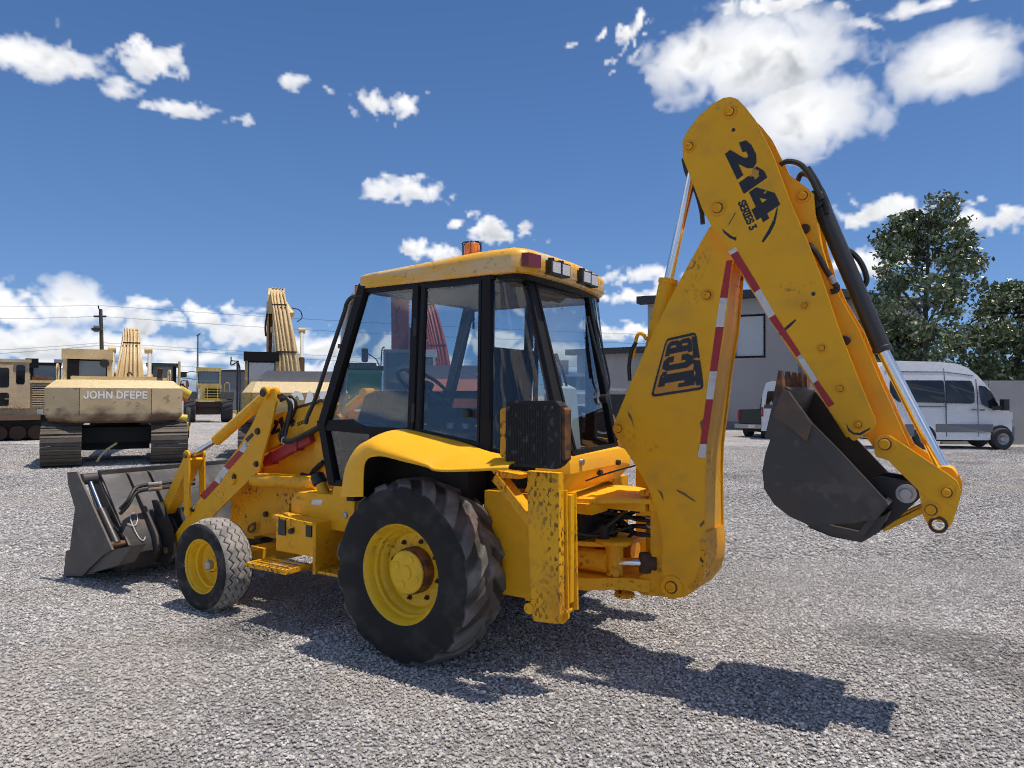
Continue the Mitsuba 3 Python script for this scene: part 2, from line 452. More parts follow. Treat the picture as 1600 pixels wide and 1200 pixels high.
def ground_fn(p, n, uv):
    st, st2, r = voronoi(p.x * 38, p.y * 38)
    st3, st4, r2 = voronoi(p.x * 17 + 5, p.y * 17)
    v = mix((.11, .11, .111), (.41, .408, .404), dr.square(r * .6 + r2 * .4) * 1.2)
    v = v * mi.Color3f(1 - .55 * smoothstep(.08, .0, st2 - st))  # darker gaps and lowered tone paint in the shade between stones
    v = v * mi.Color3f(.80 + .40 * fbm(p.x * 1.6, p.y * 1.6, 4, 4)) * mi.Color3f(.80 + .42 * fbm((p.x * .55 + p.y * .83) * .3, (p.x * .83 - p.y * .55) * 1.6, 9, 3))
    big = fbm(p.x * .35, p.y * .35, 0, 4)
    v = v * mi.Color3f(.84 + .42 * big)
    dust = smoothstep(.56, .70, fbm(p.x * .5 + 3, p.y * .5 + 8, 0, 4))
    return mix(v, (.27, .255, .23), dust * .45)


mat('ground_gravel', proc(ground_fn), .95, two=False)


def stone_fn(p, n, uv):
    v = mix((.23, .23, .233), (.66, .66, .655), dr.square(uv.x) * .6 + uv.x * .4)
    v = v * mi.Color3f(.87 + .28 * fbm((p.x * .55 + p.y * .83) * .3, (p.x * .83 - p.y * .55) * 1.6, 9, 3))
    v = v * mi.Color3f(.80 + .40 * fbm(p.x * 1.1, p.y * 1.1, 4, 4))
    v = mix(v, (.30, .25, .20), smoothstep(.93, .98, uv.y) * .6)
    dust = smoothstep(.56, .70, fbm(p.x * .5 + 3, p.y * .5 + 8, 0, 4))
    oil = smoothstep(.62, .75, fbm(p.x * .7 + 13, p.y * .7 + 2, 0, 3))
    v = mix(v, (.42, .40, .37), dust * .45)
    return v * mi.Color3f(1 - .35 * oil)


mat('gravel_stone', proc(stone_fn), .9, two=False)
# ------------------------------------------------------------------ tyres
def make_tyre(cx, cy, r_out, w, r_rim, lug, nth=300, flat=.012, seed=1):
    """A tyre about the y axis: w wide, with the relief lug(theta, across) in metres on its tread."""
    hw = w / 2
    prof = []                                                      # (radius, y, tread weight)
    side = [(r_rim, .80), (r_rim + .02, .93), (r_rim + (r_out - r_rim) * .35, 1.0), (r_rim + (r_out - r_rim) * .62, 1.0), (r_rim + (r_out - r_rim) * .82, .965)]
    nt = 44
    tread = [(r_out - .035 * abs(a) ** 4 - .010 * a * a, a * .93) for a in np.linspace(-1, 1, nt)]
    pts = [(r, -y, 0) for r, y in side] + [(r, y, 1) for r, y in tread] + [(r, y, 0) for r, y in side[::-1]]
    P = np.array(pts)
    th = np.linspace(0, 2 * PI, nth, endpoint=False)
    TH, R = np.meshgrid(th, P[:, 0], indexing='ij')
    Yv = np.broadcast_to(P[:, 1] * hw, R.shape); W = np.broadcast_to(P[:, 2], R.shape)
    R = R + lug(TH, Yv / hw) * np.where(W > 0, 1, np.clip((R - r_rim) / (r_out - r_rim) * 2.2 - 1.2, 0, 1))
    x, z = R * np.cos(TH), R * np.sin(TH)
    v = np.stack([x, Yv, z], -1)
    wob = (meshkit.fbm(v.reshape(-1, 3) * 7 + seed, 3) - .5).reshape(R.shape)
    R2 = R + wob * .034 * W
    v = np.stack([R2 * np.cos(TH), Yv, R2 * np.sin(TH)], -1)
    z0 = -(r_out - flat)
    sq = np.clip((z0 + .10 - v[..., 2]) / .10, 0, 1)
    v[..., 1] *= 1 + .05 * sq
    v[..., 2] = np.maximum(v[..., 2], z0)
    n, m = R.shape
    i, j = np.meshgrid(np.arange(n), np.arange(m - 1), indexing='ij'); k = (i + 1) % n
    q = np.stack([i * m + j, i * m + j + 1, k * m + j + 1, k * m + j], -1).reshape(-1, 4)
    f = np.vstack([q[:, [0, 1, 2]], q[:, [0, 2, 3]]])
    vv = v.reshape(-1, 3) + V(cx, cy, -z0)
    rel = lug(TH, Yv / hw)
    t = (np.clip(rel / .024, 0, 1) * .45 + .55) if rel.max() > .01 else (1 - np.clip(-rel / .012, 0, 1))
    t = (t * np.clip(W * np.clip((1.0 - np.abs(Yv) / hw) / .07, 0, 1), 0, 1)).reshape(-1)
    return trimesh.Trimesh(vv, f, process=False), np.column_stack([t, t]), -z0


def lug_drive(th, a):
    n = 17
    def bar(sgn, off):
        s = a * sgn
        ph = (th * n / (2 * PI) + off - s * 1.05) % 1.0
        core = np.clip((.31 - np.abs(ph - .5)) / .085, 0, 1)
        return core * np.clip((s + .12) / .10, 0, 1)
    h = np.maximum(bar(1, 0), bar(-1, .5))
    w_ = .72 + .5 * np.sin(th * 5 + a * 2) * np.sin(th * 2 + 1)
    return .030 * h * h * (3 - 2 * h) * np.clip(w_, .35, 1)


def lug_road(th, a):
    h = np.zeros_like(th)
    for k in (-.66, -.24, .20, .63):
        ph = (th * 30 / (2 * PI) + (k > 0) * .3) % 1.0
        line = k + .105 * (np.abs(ph - .5) * 4 - 1)
        h = np.maximum(h, np.clip((.045 - np.abs(a - line)) / .020, 0, 1))
    edge = np.where(np.abs(a) > .90, np.clip((.28 - np.abs((th * 60 / (2 * PI)) % 1.0 - .5)) / .05, 0, 1) * .2, 0)
    return -.012 * np.maximum(h, edge)


# ------------------------------------------------------------------ the backhoe loader
BL = thing('backhoe_loader', 'yellow backhoe loader with raised folded boom and black loader bucket, large in front', 'backhoe loader')
Yc, Yw, Yx = 'yellow', 'yellow_worn', 'yellow_chipped'
PT = lambda poly, y: [(x, y, z) for x, z in poly]


def pin(parent, name, x, z, y, r=.03, d=1, m='pin_steel', ring=True):
    K = sub(parent, name) if parent.count('__') < 2 else parent
    return pin2(K, x, z, y, r, d, m) if parent.count('__') < 2 else None


def pin2(K, x, z, y, r, d, m):
    s = d
    add(K, 'boss', lathe([(r * 1.45, 0), (r * 1.42, s * .007), (r * .98, s * .009), (r * .98, 0)], (x, y, z), 'y', 26), 'yellow_boss', 40)
    add(K, 'bolt_head', lathe([(0, s * .012), (r * .42, s * .012), (r * .50, s * .020), (r * .78, s * .018), (r * .82, 0), (0, 0)], (x + r * .08, y, z), 'y', 14), 'yellow_worn', 20)
    return add(K, 'recess', lathe([(r, s * .002), (0, s * .003)], (x, y, z), 'y', 24), m, 40)


def pin_old(parent, name, x, z, y, r=.03, d=1, m='pin_steel', ring=True):
    """A pivot pin: washer ring, head and a sunken centre, seen end-on along y."""
    s = d
    parts = [lathe([(0, s * .020), (r * .55, s * .020), (r * .62, s * .026), (r * .95, s * .026), (r, s * .020), (r, 0), (0, 0)][::1], (x, y, z), 'y', 20)]
    if ring: parts.append(lathe([(r * 1.5, 0), (r * 1.5, s * .006), (r * 1.0, s * .008), (r * 1.0, 0)], (x, y, z), 'y', 24))
    return add(parent, name, parts, m, 40)


# rear wheels
def rear_wheel(side, nth, label):
    W = sub(BL, 'rear_wheel', label)
    yc = side * .865
    t, uv, zc = make_tyre(0, yc, .612, .45, .318, lug_drive, nth)
    add(W, 'tyre', t, 'rubber_worn', True, uv=uv)
    s = side
    o = s * 1.070
    rim = [(.322, o - s * .03), (.340, o - s * .012), (.344, o), (.338, o + s * .004), (.326, o - s * .01), (.312, o - s * .035), (.305, o - s * .07), (.290, o - s * .085), (.286, o - s * .115),
           (.262, o - s * .135), (.250, o - s * .165), (.10, o - s * .175), (0, o - s * .175)]
    add(W, 'rim', lathe(rim, (0, 0, zc), 'y', 64), 'yellow_rim', 30)
    add(W, 'rim_back', lathe([(.318, o - s * .03), (.318, s * .66), (.30, s * .64), (0, s * .64)], (0, 0, zc), 'y', 48), Yc, 30)
    add(W, 'hub', lathe([(.160, o - s * .175), (.158, o - s * .10), (.148, o - s * .085), (.150, o - s * .075), (0, o - s * .075)], (0, 0, zc), 'y', 40), 'rust', 30)
    cap = [lathe([(.146, o - s * .08), (.146, o - s * .066), (.138, o - s * .060), (.05, o - s * .060), (.048, o - s * .052), (0, o - s * .052)], (0, 0, zc), 'y', 40)]
    for k in range(4):
        a = k * PI / 2 + .4
        cap.append(cyl((.095 * math.cos(a), o - s * .064, zc + .095 * math.sin(a)), (.095 * math.cos(a), o - s * .054, zc + .095 * math.sin(a)), .030, 14))
    add(W, 'hub_cap', cap, 'yellow_rim', 30)
    for k in range(8):
        a = k * PI / 4 + .25
        x, z = .205 * math.cos(a), zc + .205 * math.sin(a)
        add(W, 'wheel_nut', [cyl((x, o - s * .175, z), (x, o - s * .150, z), .017, 6), cyl((x, o - s * .15, z), (x, o - s * .135, z), .009, 8)], 'black_paint', 20)
    return W


rear_wheel(1, 380, 'large rear wheel with worn dusty lugs and deep yellow rim')
rear_wheel(-1, 200, None)


def front_wheel(side, nth):
    W = sub(BL, 'front_wheel', 'small front wheel with dusty zigzag tread and yellow rim' if side > 0 else None)
    X, s = 2.155, side
    t, uv, zc = make_tyre(X, s * 1.0, .385, .27, .212, lug_road, nth, .008, 5)
    add(W, 'tyre', t, 'rubber_road', True, uv=uv)
    o = s * 1.120
    add(W, 'rim', lathe([(.205, o - s * .04), (.222, o - s * .012), (.229, o), (.223, o + s * .003), (.213, o - s * .012), (.198, o - s * .04), (.194, o - s * .075), (.178, o - s * .085), (.172, o - s * .13),
                         (.150, o - s * .15), (.135, o - s * .165), (.04, o - s * .17), (0, o - s * .17)], (X, 0, zc), 'y', 48), 'yellow_rim', 30)
    add(W, 'rim_back', lathe([(.207, o - s * .03), (.207, s * .9), (0, s * .9)], (X, 0, zc), 'y', 40), Yc, 30)
    add(W, 'hub', lathe([(.062, o - s * .17), (.058, o - s * .10), (.05, o - s * .095), (0, o - s * .095)], (X, 0, zc), 'y', 28), 'yellow_rim', 30)
    add(W, 'hub_cap', lathe([(.042, o - s * .096), (.040, o - s * .06), (.030, o - s * .052), (0, o - s * .05)], (X, 0, zc), 'y', 24), 'dull_metal', 30)
    for k in range(6):
        a = k * PI / 3 + .2
        add(W, 'wheel_nut', cyl((X + .10 * math.cos(a), o - s * .165, zc + .10 * math.sin(a)), (X + .10 * math.cos(a), o - s * .14, zc + .10 * math.sin(a)), .013, 6), 'rust', 20)


front_wheel(1, 480)
front_wheel(-1, 240)

# chassis, axle, engine bay
CH = sub(BL, 'chassis')
add(CH, 'frame_rail', bx(-.85, 2.72, .30, .40, .50, .74), Yw)
add(CH, 'frame_rail', bx(-.85, 2.72, -.40, -.30, .50, .74), Yw)
add(CH, 'front_axle', [bx(2.06, 2.25, -.88, .88, .30, .44, .02), cyl((2.155, -.95, .37), (2.155, .95, .37), .06)], Yw)
add(CH, 'axle_pivot', plate([(1.75, .42), (2.5, .42), (2.62, .74), (1.65, .74)], -.16, .16, .01), Yw)
add(CH, 'rear_axle', [cyl((0, -.9, .60), (0, .9, .60), .12), bx(-.22, .22, -.25, .25, .38, .82, .05)], 'brown_frame')
add(CH, 'side_panel', plate([(2.633,.887),(2.618,.537),(2.371,.492),(1.925,.598),(1.894,.817),(1.498,.962),(1.499,1.116),(2.177,1.015)], .405, .43, .004), Yw)
add(CH, 'side_panel', plate([(2.6, .60), (1.4, .60), (1.4, 1.0), (2.6, 1.0)], -.43, -.405, .004), Yw)
add(CH, 'tow_hook', tube([(2.352,.46,.617),(2.407,.46,.587),(2.425,.46,.55),(2.388,.46,.536),(2.332,.46,.572),(2.333,.46,.63)], .011, 6), 'pin_steel')
add(CH, 'latch', cyl(*[(2.2,.43,.715)], *[(a, b + .03, c) for a, b, c in [(2.2,.43,.715)]], .025), 'black_paint')
add(CH, 'nose_block', bx(2.45, 2.80, -.38, .38, .45, 1.0, .02), Yw)
HD = sub(BL, 'hood')
hood = [(2.263,1.159),(1.617,1.397),(1.497,1.523),(1.442,1.596),(1.342,1.068),(1.492,1.058),(2.399,.967),(2.674,.899)]
add(HD, 'side_panel', plate([(2.66, .98), (2.60, 1.28), (2.25, 1.42), (1.55, 1.56), (1.22, 1.60), (1.14, 1.10), (1.3, 1.0)], .375, .40, .006), Yc)
add(HD, 'side_panel', plate([(2.66, .98), (2.60, 1.28), (2.25, 1.42), (1.55, 1.56), (1.22, 1.60), (1.14, 1.10), (1.3, 1.0)], -.40, -.375, .006), Yc)
add(HD, 'bonnet', plate([(2.68, 1.0), (2.63, 1.28), (2.26, 1.435), (1.55, 1.575), (1.20, 1.615), (1.20, 1.55), (1.55, 1.52), (2.22, 1.38), (2.57, 1.24), (2.60, 1.0)], -.385, .385, .01), Yc)
add(HD, 'grille', bx(2.60, 2.67, -.34, .34, .82, 1.26, .01), 'black_paint')
add(HD, 'engine', bx(1.25, 2.5, -.33, .33, .7, 1.45, .03), 'near_black_paint')
# panel seam strip and inner tower in front of the cab
add(BL, 'loader_tower', [plate([(1.62, .72), (1.20, .72), (1.15, 1.15), (1.22, 1.62), (1.36, 1.75), (1.50, 1.74), (1.56, 1.60), (1.50, 1.20)], .43, .475, .006), plate([(1.62, .72), (1.20, .72), (1.15, 1.15), (1.22, 1.62), (1.36, 1.75), (1.50, 1.74), (1.56, 1.60), (1.50, 1.20)], -.475, -.43, .006),
    beam((1.33, -.45, 1.30), (1.33, .45, 1.30), .12, .12)], Yc)
add(BL, 'side_sill', plate([(2.2, 1.02), (1.05, 1.045), (1.05, 1.12), (2.2, 1.09)], .30, .46, .01), Yc)
# fuel tank, toolbox and step
add(BL, 'fuel_tank', plate([(1.42, .76), (.72, .76), (.70, 1.035), (1.34, 1.02), (1.42, .955)], .46, .80, .02), Yc, 40)
add(BL, 'tank_label', plate([(1.165,.972),(1.055,.982),(1.069,.94),(1.187,.935)], .799, .8025, 0), 'white_label')
FN = sub(BL, 'filler_neck')
add(FN, 'neck', cyl((1.10, .72, .98), (1.17, .72, 1.10), .045), Yc)
add(FN, 'cap', cyl((1.165, .72, 1.085), (1.215, .72, 1.165), .058, 14, c=.012), 'black_paint')
TB = sub(BL, 'toolbox')
add(TB, 'box', bx(.99, 1.42, .55, .95, .57, .825, .008), Yw)
add(TB, 'lid', plate([(1.44, .83), (.98, .812), (.98, .832), (1.44, .852)], .53, .975, .004), Yx)
add(TB, 'hinge_strap', bx(1.30, 1.38, .95, .962, .70, .84), 'black_paint')
add(TB, 'hinge_strap', bx(1.00, 1.06, .95, .962, .72, .83), 'black_paint')
add(TB, 'latch', cyl((1.22, .95, .745), (1.22, .985, .745), .022), 'black_paint')
add(TB, 'end_plate', [plate([(.95, .47), (.62, .47), (.62, .45), (.95, .45)], .52, .94, .003), bx(.955, .985, .56, .955, .44, .83), plate([(.99, .42), (.60, .44), (.60, .80), (.75, .83), (.985, .83)], .53, .545, .004)], Yx)
ST = sub(TB, 'step')
for yy in (.93, 1.0, 1.06, 1.11):
    add(ST, 'tread_bar', bx(1.08, 1.50, yy - .005, yy + .005, .485, .497, .002), Yx)
add(ST, 'side_bar', bx(1.06, 1.075, .88, 1.145, .465, .50), Yx)
add(ST, 'side_bar', bx(1.505, 1.52, .88, 1.145, .465, .50), Yx)
add(ST, 'front_bar', bx(1.06, 1.52, 1.14, 1.152, .465, .50), Yx)
add(BL, 'reflector', [lathe([(0, .012), (.022, .010), (.028, 0)], (.80, .80, .885), 'y', 18)], 'dull_metal')

# ---------------- loader arms
LA, lo = [], [(1.928,1.849),(1.843,1.86),(1.825,1.744),(1.873,1.571),(1.981,1.306),(2.04,1.146),(2.768,.637),(3.287,.301),(3.363,.323),(3.365,.392),(2.951,.783),(2.543,1.151),(2.339,1.324),(2.143,1.542),(2.022,1.72)]
rear_arm = [(2.131,1.545),(2.043,1.61),(1.862,1.658),(1.736,1.677),(1.564,1.709),(1.343,1.779),(1.235,1.726),(1.249,1.63),(1.419,1.529),(1.562,1.476),(1.893,1.381),(2.163,1.278)]
for s in (1, -1):
    A = sub(BL, 'loader_arm', 'front loader arm with red and white tape' if s > 0 else None)
    add(A, 'front_section', plate(lo, s * .62, s * .64, .006), Yc)
    add(A, 'rear_section', plate(rear_arm, s * .45, s * .52, .006), Yc)
    add(A, 'knee_block', plate([(2.079,1.638),(2.12,1.384),(2.207,1.16),(2.281,1.319)], s * .50, s * .62, .006), Yc)
    for n_, (px_, rr_) in enumerate(zip([(2.062,1.482),(2.076,1.194),(2.382,1.062),(3.011,.711)], (.030, .026, .024, .024))):
        add(A, 'pin_cap', lathe([(0, s * .022), (rr_ * .8, s * .02), (rr_, s * .008), (rr_, 0)], (px_[0], s * .64, px_[1]), 'y', 18), 'black_paint', 40)
    # crowd cylinder, levers, tilt link
    Q = [(1.953,1.821),(2.72,1.377),(3.092,1.222),(3.072,.688),(3.501,.656)]
    P3 = [(x, s * .60, z) for x, z in Q]
    D = sub(BL, 'tilt_cylinder')
    add(D, 'barrel', [cyl(P3[0], P3[1], .052, 24), cyl(V(*P3[0]) + V(0, -.07 * s, 0), V(*P3[0]) + V(0, .07 * s, 0), .055, 20)], Yc)
    add(D, 'rod', cyl(P3[1], P3[2], .024, 16), 'chrome')
    add(D, 'end_pin', cyl(V(*P3[0]) + V(0, .07 * s, 0), V(*P3[0]) + V(0, .085 * s, 0), .034, 18), 'black_paint')
    for off in (.66, .50):
        a = V(P3[2][0], s * off, P3[2][2]); b = V(P3[3][0], s * off, P3[3][2])
        add(BL, 'tilt_lever', [beam(a, b, .018, .085, (1, 0, 0)), cyl(a - V(0, .012, 0), a + V(0, .012, 0), .05, 20), cyl(b - V(0, .012, 0), b + V(0, .012, 0), .045, 20)], Yc)
    add(BL, 'lever_pin', cyl((P3[2][0], s * .48, P3[2][2]), (P3[2][0], s * .69, P3[2][2]), .026), 'pin_steel')
    add(BL, 'tilt_link', [beam((P3[2][0], s * .58, P3[2][2] - .01), (P3[4][0], s * .58, P3[4][2]), .11, .13, (0, 1, 0), .03)], Yc, 40)
    # lift cylinder
    L = sub(BL, 'lift_cylinder')
    add(L, 'barrel', [cyl((2.14, s * .60, 1.05), (1.34, s * .60, 1.075), .056, 28), cyl((2.16, s * .60, 1.05), (2.12, s * .60, 1.05), .060, 28)], Yc)
    add(L, 'rod', cyl((2.40, s * .60, 1.042), (2.14, s * .60, 1.05), .028), 'chrome')
    add(L, 'rod_eye', cyl((2.42, s * .55, 1.04), (2.42, s * .66, 1.04), .055), Yc)
    add(BL, 'safety_strut', [beam((2.13, s * .50, 1.20), (1.52, s * .50, 1.445), .07, .085)] + [bx(x - .012, x + .012, s * .50 - .045, s * .50 + .045, z - .06, z + .05) for x, z in ((2.02, 1.245), (1.68, 1.38))], 'red_paint')
add(BL, 'cross_tube', cyl((2.35, -.58, 1.12), (2.35, .58, 1.12), .07), Yc)
# tape on the near loader arm
tp = [(2.249,1.385),(2.33,1.304),(2.543,1.148),(2.685,1.01),(2.906,.85)]
tq = [(2.176,1.365),(2.256,1.282),(2.466,1.12),(2.607,.982),(2.83,.817)]
for k, m in enumerate(('tape_white', 'tape_red', 'tape_white', 'tape_red')):
    add(BL, 'hazard_tape', plate([tp[k], tp[k + 1], tq[k + 1], tq[k]], .6402, .6416, 0), m, False)
add(BL, 'arm_sticker', plate([(2.24,1.408),(2.142,1.469),(2.115,1.447),(2.203,1.381)], .6402, .6414, 0), 'decal_black', False)
D2 = [(0, 0), (.8, 0), (.8, .28), (.46, .28), (.72, .52), (.80, .70), (.74, .88), (.55, 1.0), (.25, 1.0), (.05, .90), (-.02, .64), (.26, .60), (.31, .73), (.43, .74), (.47, .66), (.41, .56), (0, .24)]
D1 = [(.06, 0), (.40, 0), (.40, 1), (.20, 1), (-.02, .84), (-.02, .60), (.06, .60)]
D4 = Polygon([(.42, 0), (.74, 0), (.74, .19), (.88, .19), (.88, .45), (.74, .45), (.74, 1), (.40, 1), (-.02, .50), (-.02, .19), (.42, .19)], [[(.28, .45), (.43, .45), (.43, .66)]])
num214 = [Polygon(D2), affinity.translate(Polygon(D1), .84, 0), affinity.translate(D4, 1.30, 0)]
a0, a1, a2 = [(2.032,.52,1.444),(1.701,.52,1.544),(2.069,.52,1.558)]
U, W = (V(*a1) - V(*a0)) / 2.18, V(*a2) - V(*a0)
add(BL, 'model_number', lettering(num214, V(*a0), U, W, (0, 1, 0)), 'decal_black', False)
a0, a1 = [(1.691,.522,1.533),(1.544,.522,1.575)]
add(BL, 'series_lettering', word('SERIES', .030, a0, V(*a1) - V(*a0), (0, 0, 1), .0015, True, np.linalg.norm(V(*a1) - V(*a0))), 'decal_black', False)
# hoses at the arm's knee
for k, (pp, y0) in enumerate((([(1.905,1.788),(1.803,1.799),(1.735,1.744),(1.75,1.633),(1.816,1.52),(1.815,1.42),(1.748,1.4),(1.633,1.438),(1.488,1.497),(1.347,1.554)], .57), ([(1.816,1.777),(1.716,1.777),(1.673,1.701),(1.721,1.568),(1.745,1.457),(1.678,1.416),(1.549,1.453),(1.406,1.511),(1.299,1.567)], .60),
        ([(1.873,1.754),(1.747,1.788),(1.696,1.722),(1.745,1.61),(1.87,1.473),(1.852,1.395),(1.717,1.4),(1.538,1.461),(1.396,1.52)], .54), ([(1.727,1.693),(1.588,1.723),(1.451,1.746),(1.38,1.714)], .5), ([(1.455,1.724),(1.361,1.758),(1.283,1.726),(1.267,1.662)], .56), ([(1.783,1.71),(1.799,1.62),(1.848,1.496)], .53))):
    add(BL, 'arm_hose', tube([(x, y0 + .012 * math.sin(i * 1.3 + k), z) for i, (x, z) in enumerate(pp)], .014, 8), 'hose')
add(BL, 'hose_clip', tube([(1.741,.61,1.447),(1.774,.61,1.424),(1.774,.61,1.39),(1.74,.61,1.381)], .008, 6), 'dull_metal')
add(BL, 'breather_hose', tube([(1.646,.5,1.113),(1.548,.5,1.108),(1.485,.5,1.167),(1.383,.5,1.237)], .022, 8), 'rubber_pad')

# ---------------- front bucket
FB = sub(BL, 'loader_bucket', 'scuffed dark steel loader bucket resting on the gravel')
shell_out = [(3.97, 1.055), (3.86, .95), (3.62, .66), (3.44, .42), (3.40, .32), (3.46, .22), (3.60, .13), (4.0, .06), (4.62, .012)]
shell_in = [(4.62, .030), (4.0, .085), (3.62, .155), (3.485, .24), (3.43, .33), (3.465, .41), (3.64, .645), (3.88, .93), (3.99, 1.035)]
add(FB, 'shell', plate(shell_out + shell_in, -1.03, 1.03, .003), 'worn_steel')
add(FB, 'floor_lip', plate([(3.66, .125), (4.0, .06), (4.34, .012), (4.34, .03), (4.0, .082)], -1.17, 1.17, .003), 'bucket_steel')
add(FB, 'top_rail', bx(3.93, 4.0, -1.03, 1.03, .945, 1.06, .008), 'worn_steel')
add(FB, 'wear_strip', plate([(3.395, .315), (3.55, .125), (3.57, .145), (3.42, .325)], -1.02, 1.02, .002), 'worn_steel')
outer = [(4.236,1.038),(4.05,1.055),(3.393,.381),(3.559,.308),(3.928,.067),(4.286,.017),(4.242,.267),(4.167,.289),(4.078,.701),(4.221,.926)]
for s in (1, -1):
    add(FB, 'end_plate', plate(outer, s * 1.18, s * 1.20, .003), 'bucket_steel', label='dark brown end plate of the bucket' if s > 0 else None)
    inner = [(4.231,1.005),(4.009,1.025),(3.405,.393),(3.602,.183),(3.868,.104),(4,.65)]
    add(FB, 'inner_plate', plate(inner, s * 1.02, s * 1.04, .003), 'bucket_steel')
    add(FB, 'corner_gusset', plate([(3.559,.308),(3.393,.381),(3.114,.443),(3.303,.253),(3.928,.067)], s * 1.04, s * 1.18, .004), 'bucket_steel')
    K = sub(BL, 'clam_cylinder')
    q = [(x, s * 1.11, z) for x, z in [(4.001,.982),(3.768,.698),(3.487,.402)]]
    add(K, 'rod', cyl(q[0], q[1], .026), 'chrome')
    add(K, 'barrel', cyl(q[1], q[2], .046, 22), 'cylinder_black')
    add(K, 'pin', cyl((q[2][0], s * 1.03, q[2][2]), (q[2][0], s * 1.19, q[2][2]), .035), 'rust')
    add(K, 'rod_eye', cyl((q[0][0], s * 1.04, q[0][2]), (q[0][0], s * 1.18, q[0][2]), .055), 'bucket_steel')
    add(K, 'feed_pipe', tube([(q[1][0] - .02, s * 1.06, q[1][2] + .03), (q[1][0] - .06, s * 1.05, q[1][2] - .1), (q[2][0] - .02, s * 1.05, q[2][2] + .06)], .011, 6), 'hose')
    for yy in (.78, .56):
        add(FB, 'rib', plate([(3.99, 1.04), (3.86, 1.0), (3.60, .72), (3.38, .46), (3.34, .30), (3.46, .22), (3.66, .60), (3.92, .92)], s * (yy - .012), s * (yy + .012), .002), 'bucket_steel')
    for yy in (.69, .53):
        add(FB, 'hinge_bracket', plate([(3.60, .76), (3.47, .74), (3.28, .50), (3.22, .27), (3.34, .16), (3.52, .16), (3.44, .40)], s * (yy - .02), s * (yy + .02), .004), 'black_paint')
    add(FB, 'hinge_pin', cyl((3.33, s * .48, .30), (3.33, s * .73, .30), .032), 'pin_steel')
    for dz, rr in ((0, .02), (.045, .02)):
        add(BL, 'clam_hose', tube([(3.52, s * 1.06, .68 + dz), (3.46, s * 1.02, .76 + dz), (3.50, s * .93, .86 + dz), (3.52, s * .80, .88 + dz), (3.52, s * .62, .88 + dz), (3.52, s * .3, .89 + dz)], rr * .9, 8), 'hose')
    add(BL, 'hose_fitting', [cyl((3.515, s * .80, .88), (3.515, s * .66, .88), .022, 10), cyl((3.515, s * .80, .925), (3.515, s * .66, .925), .022, 10)], 'dull_metal')
add(FB, 'chalk_mark', tube([(3.535, .985, .575), (3.515, .93, .55), (3.535, .89, .575), (3.59, .86, .64), (3.60, .90, .655), (3.575, .935, .625), (3.51, .94, .545), (3.45, .925, .455), (3.425, .89, .41), (3.44, .86, .44)], .004, 5), 'white_label')

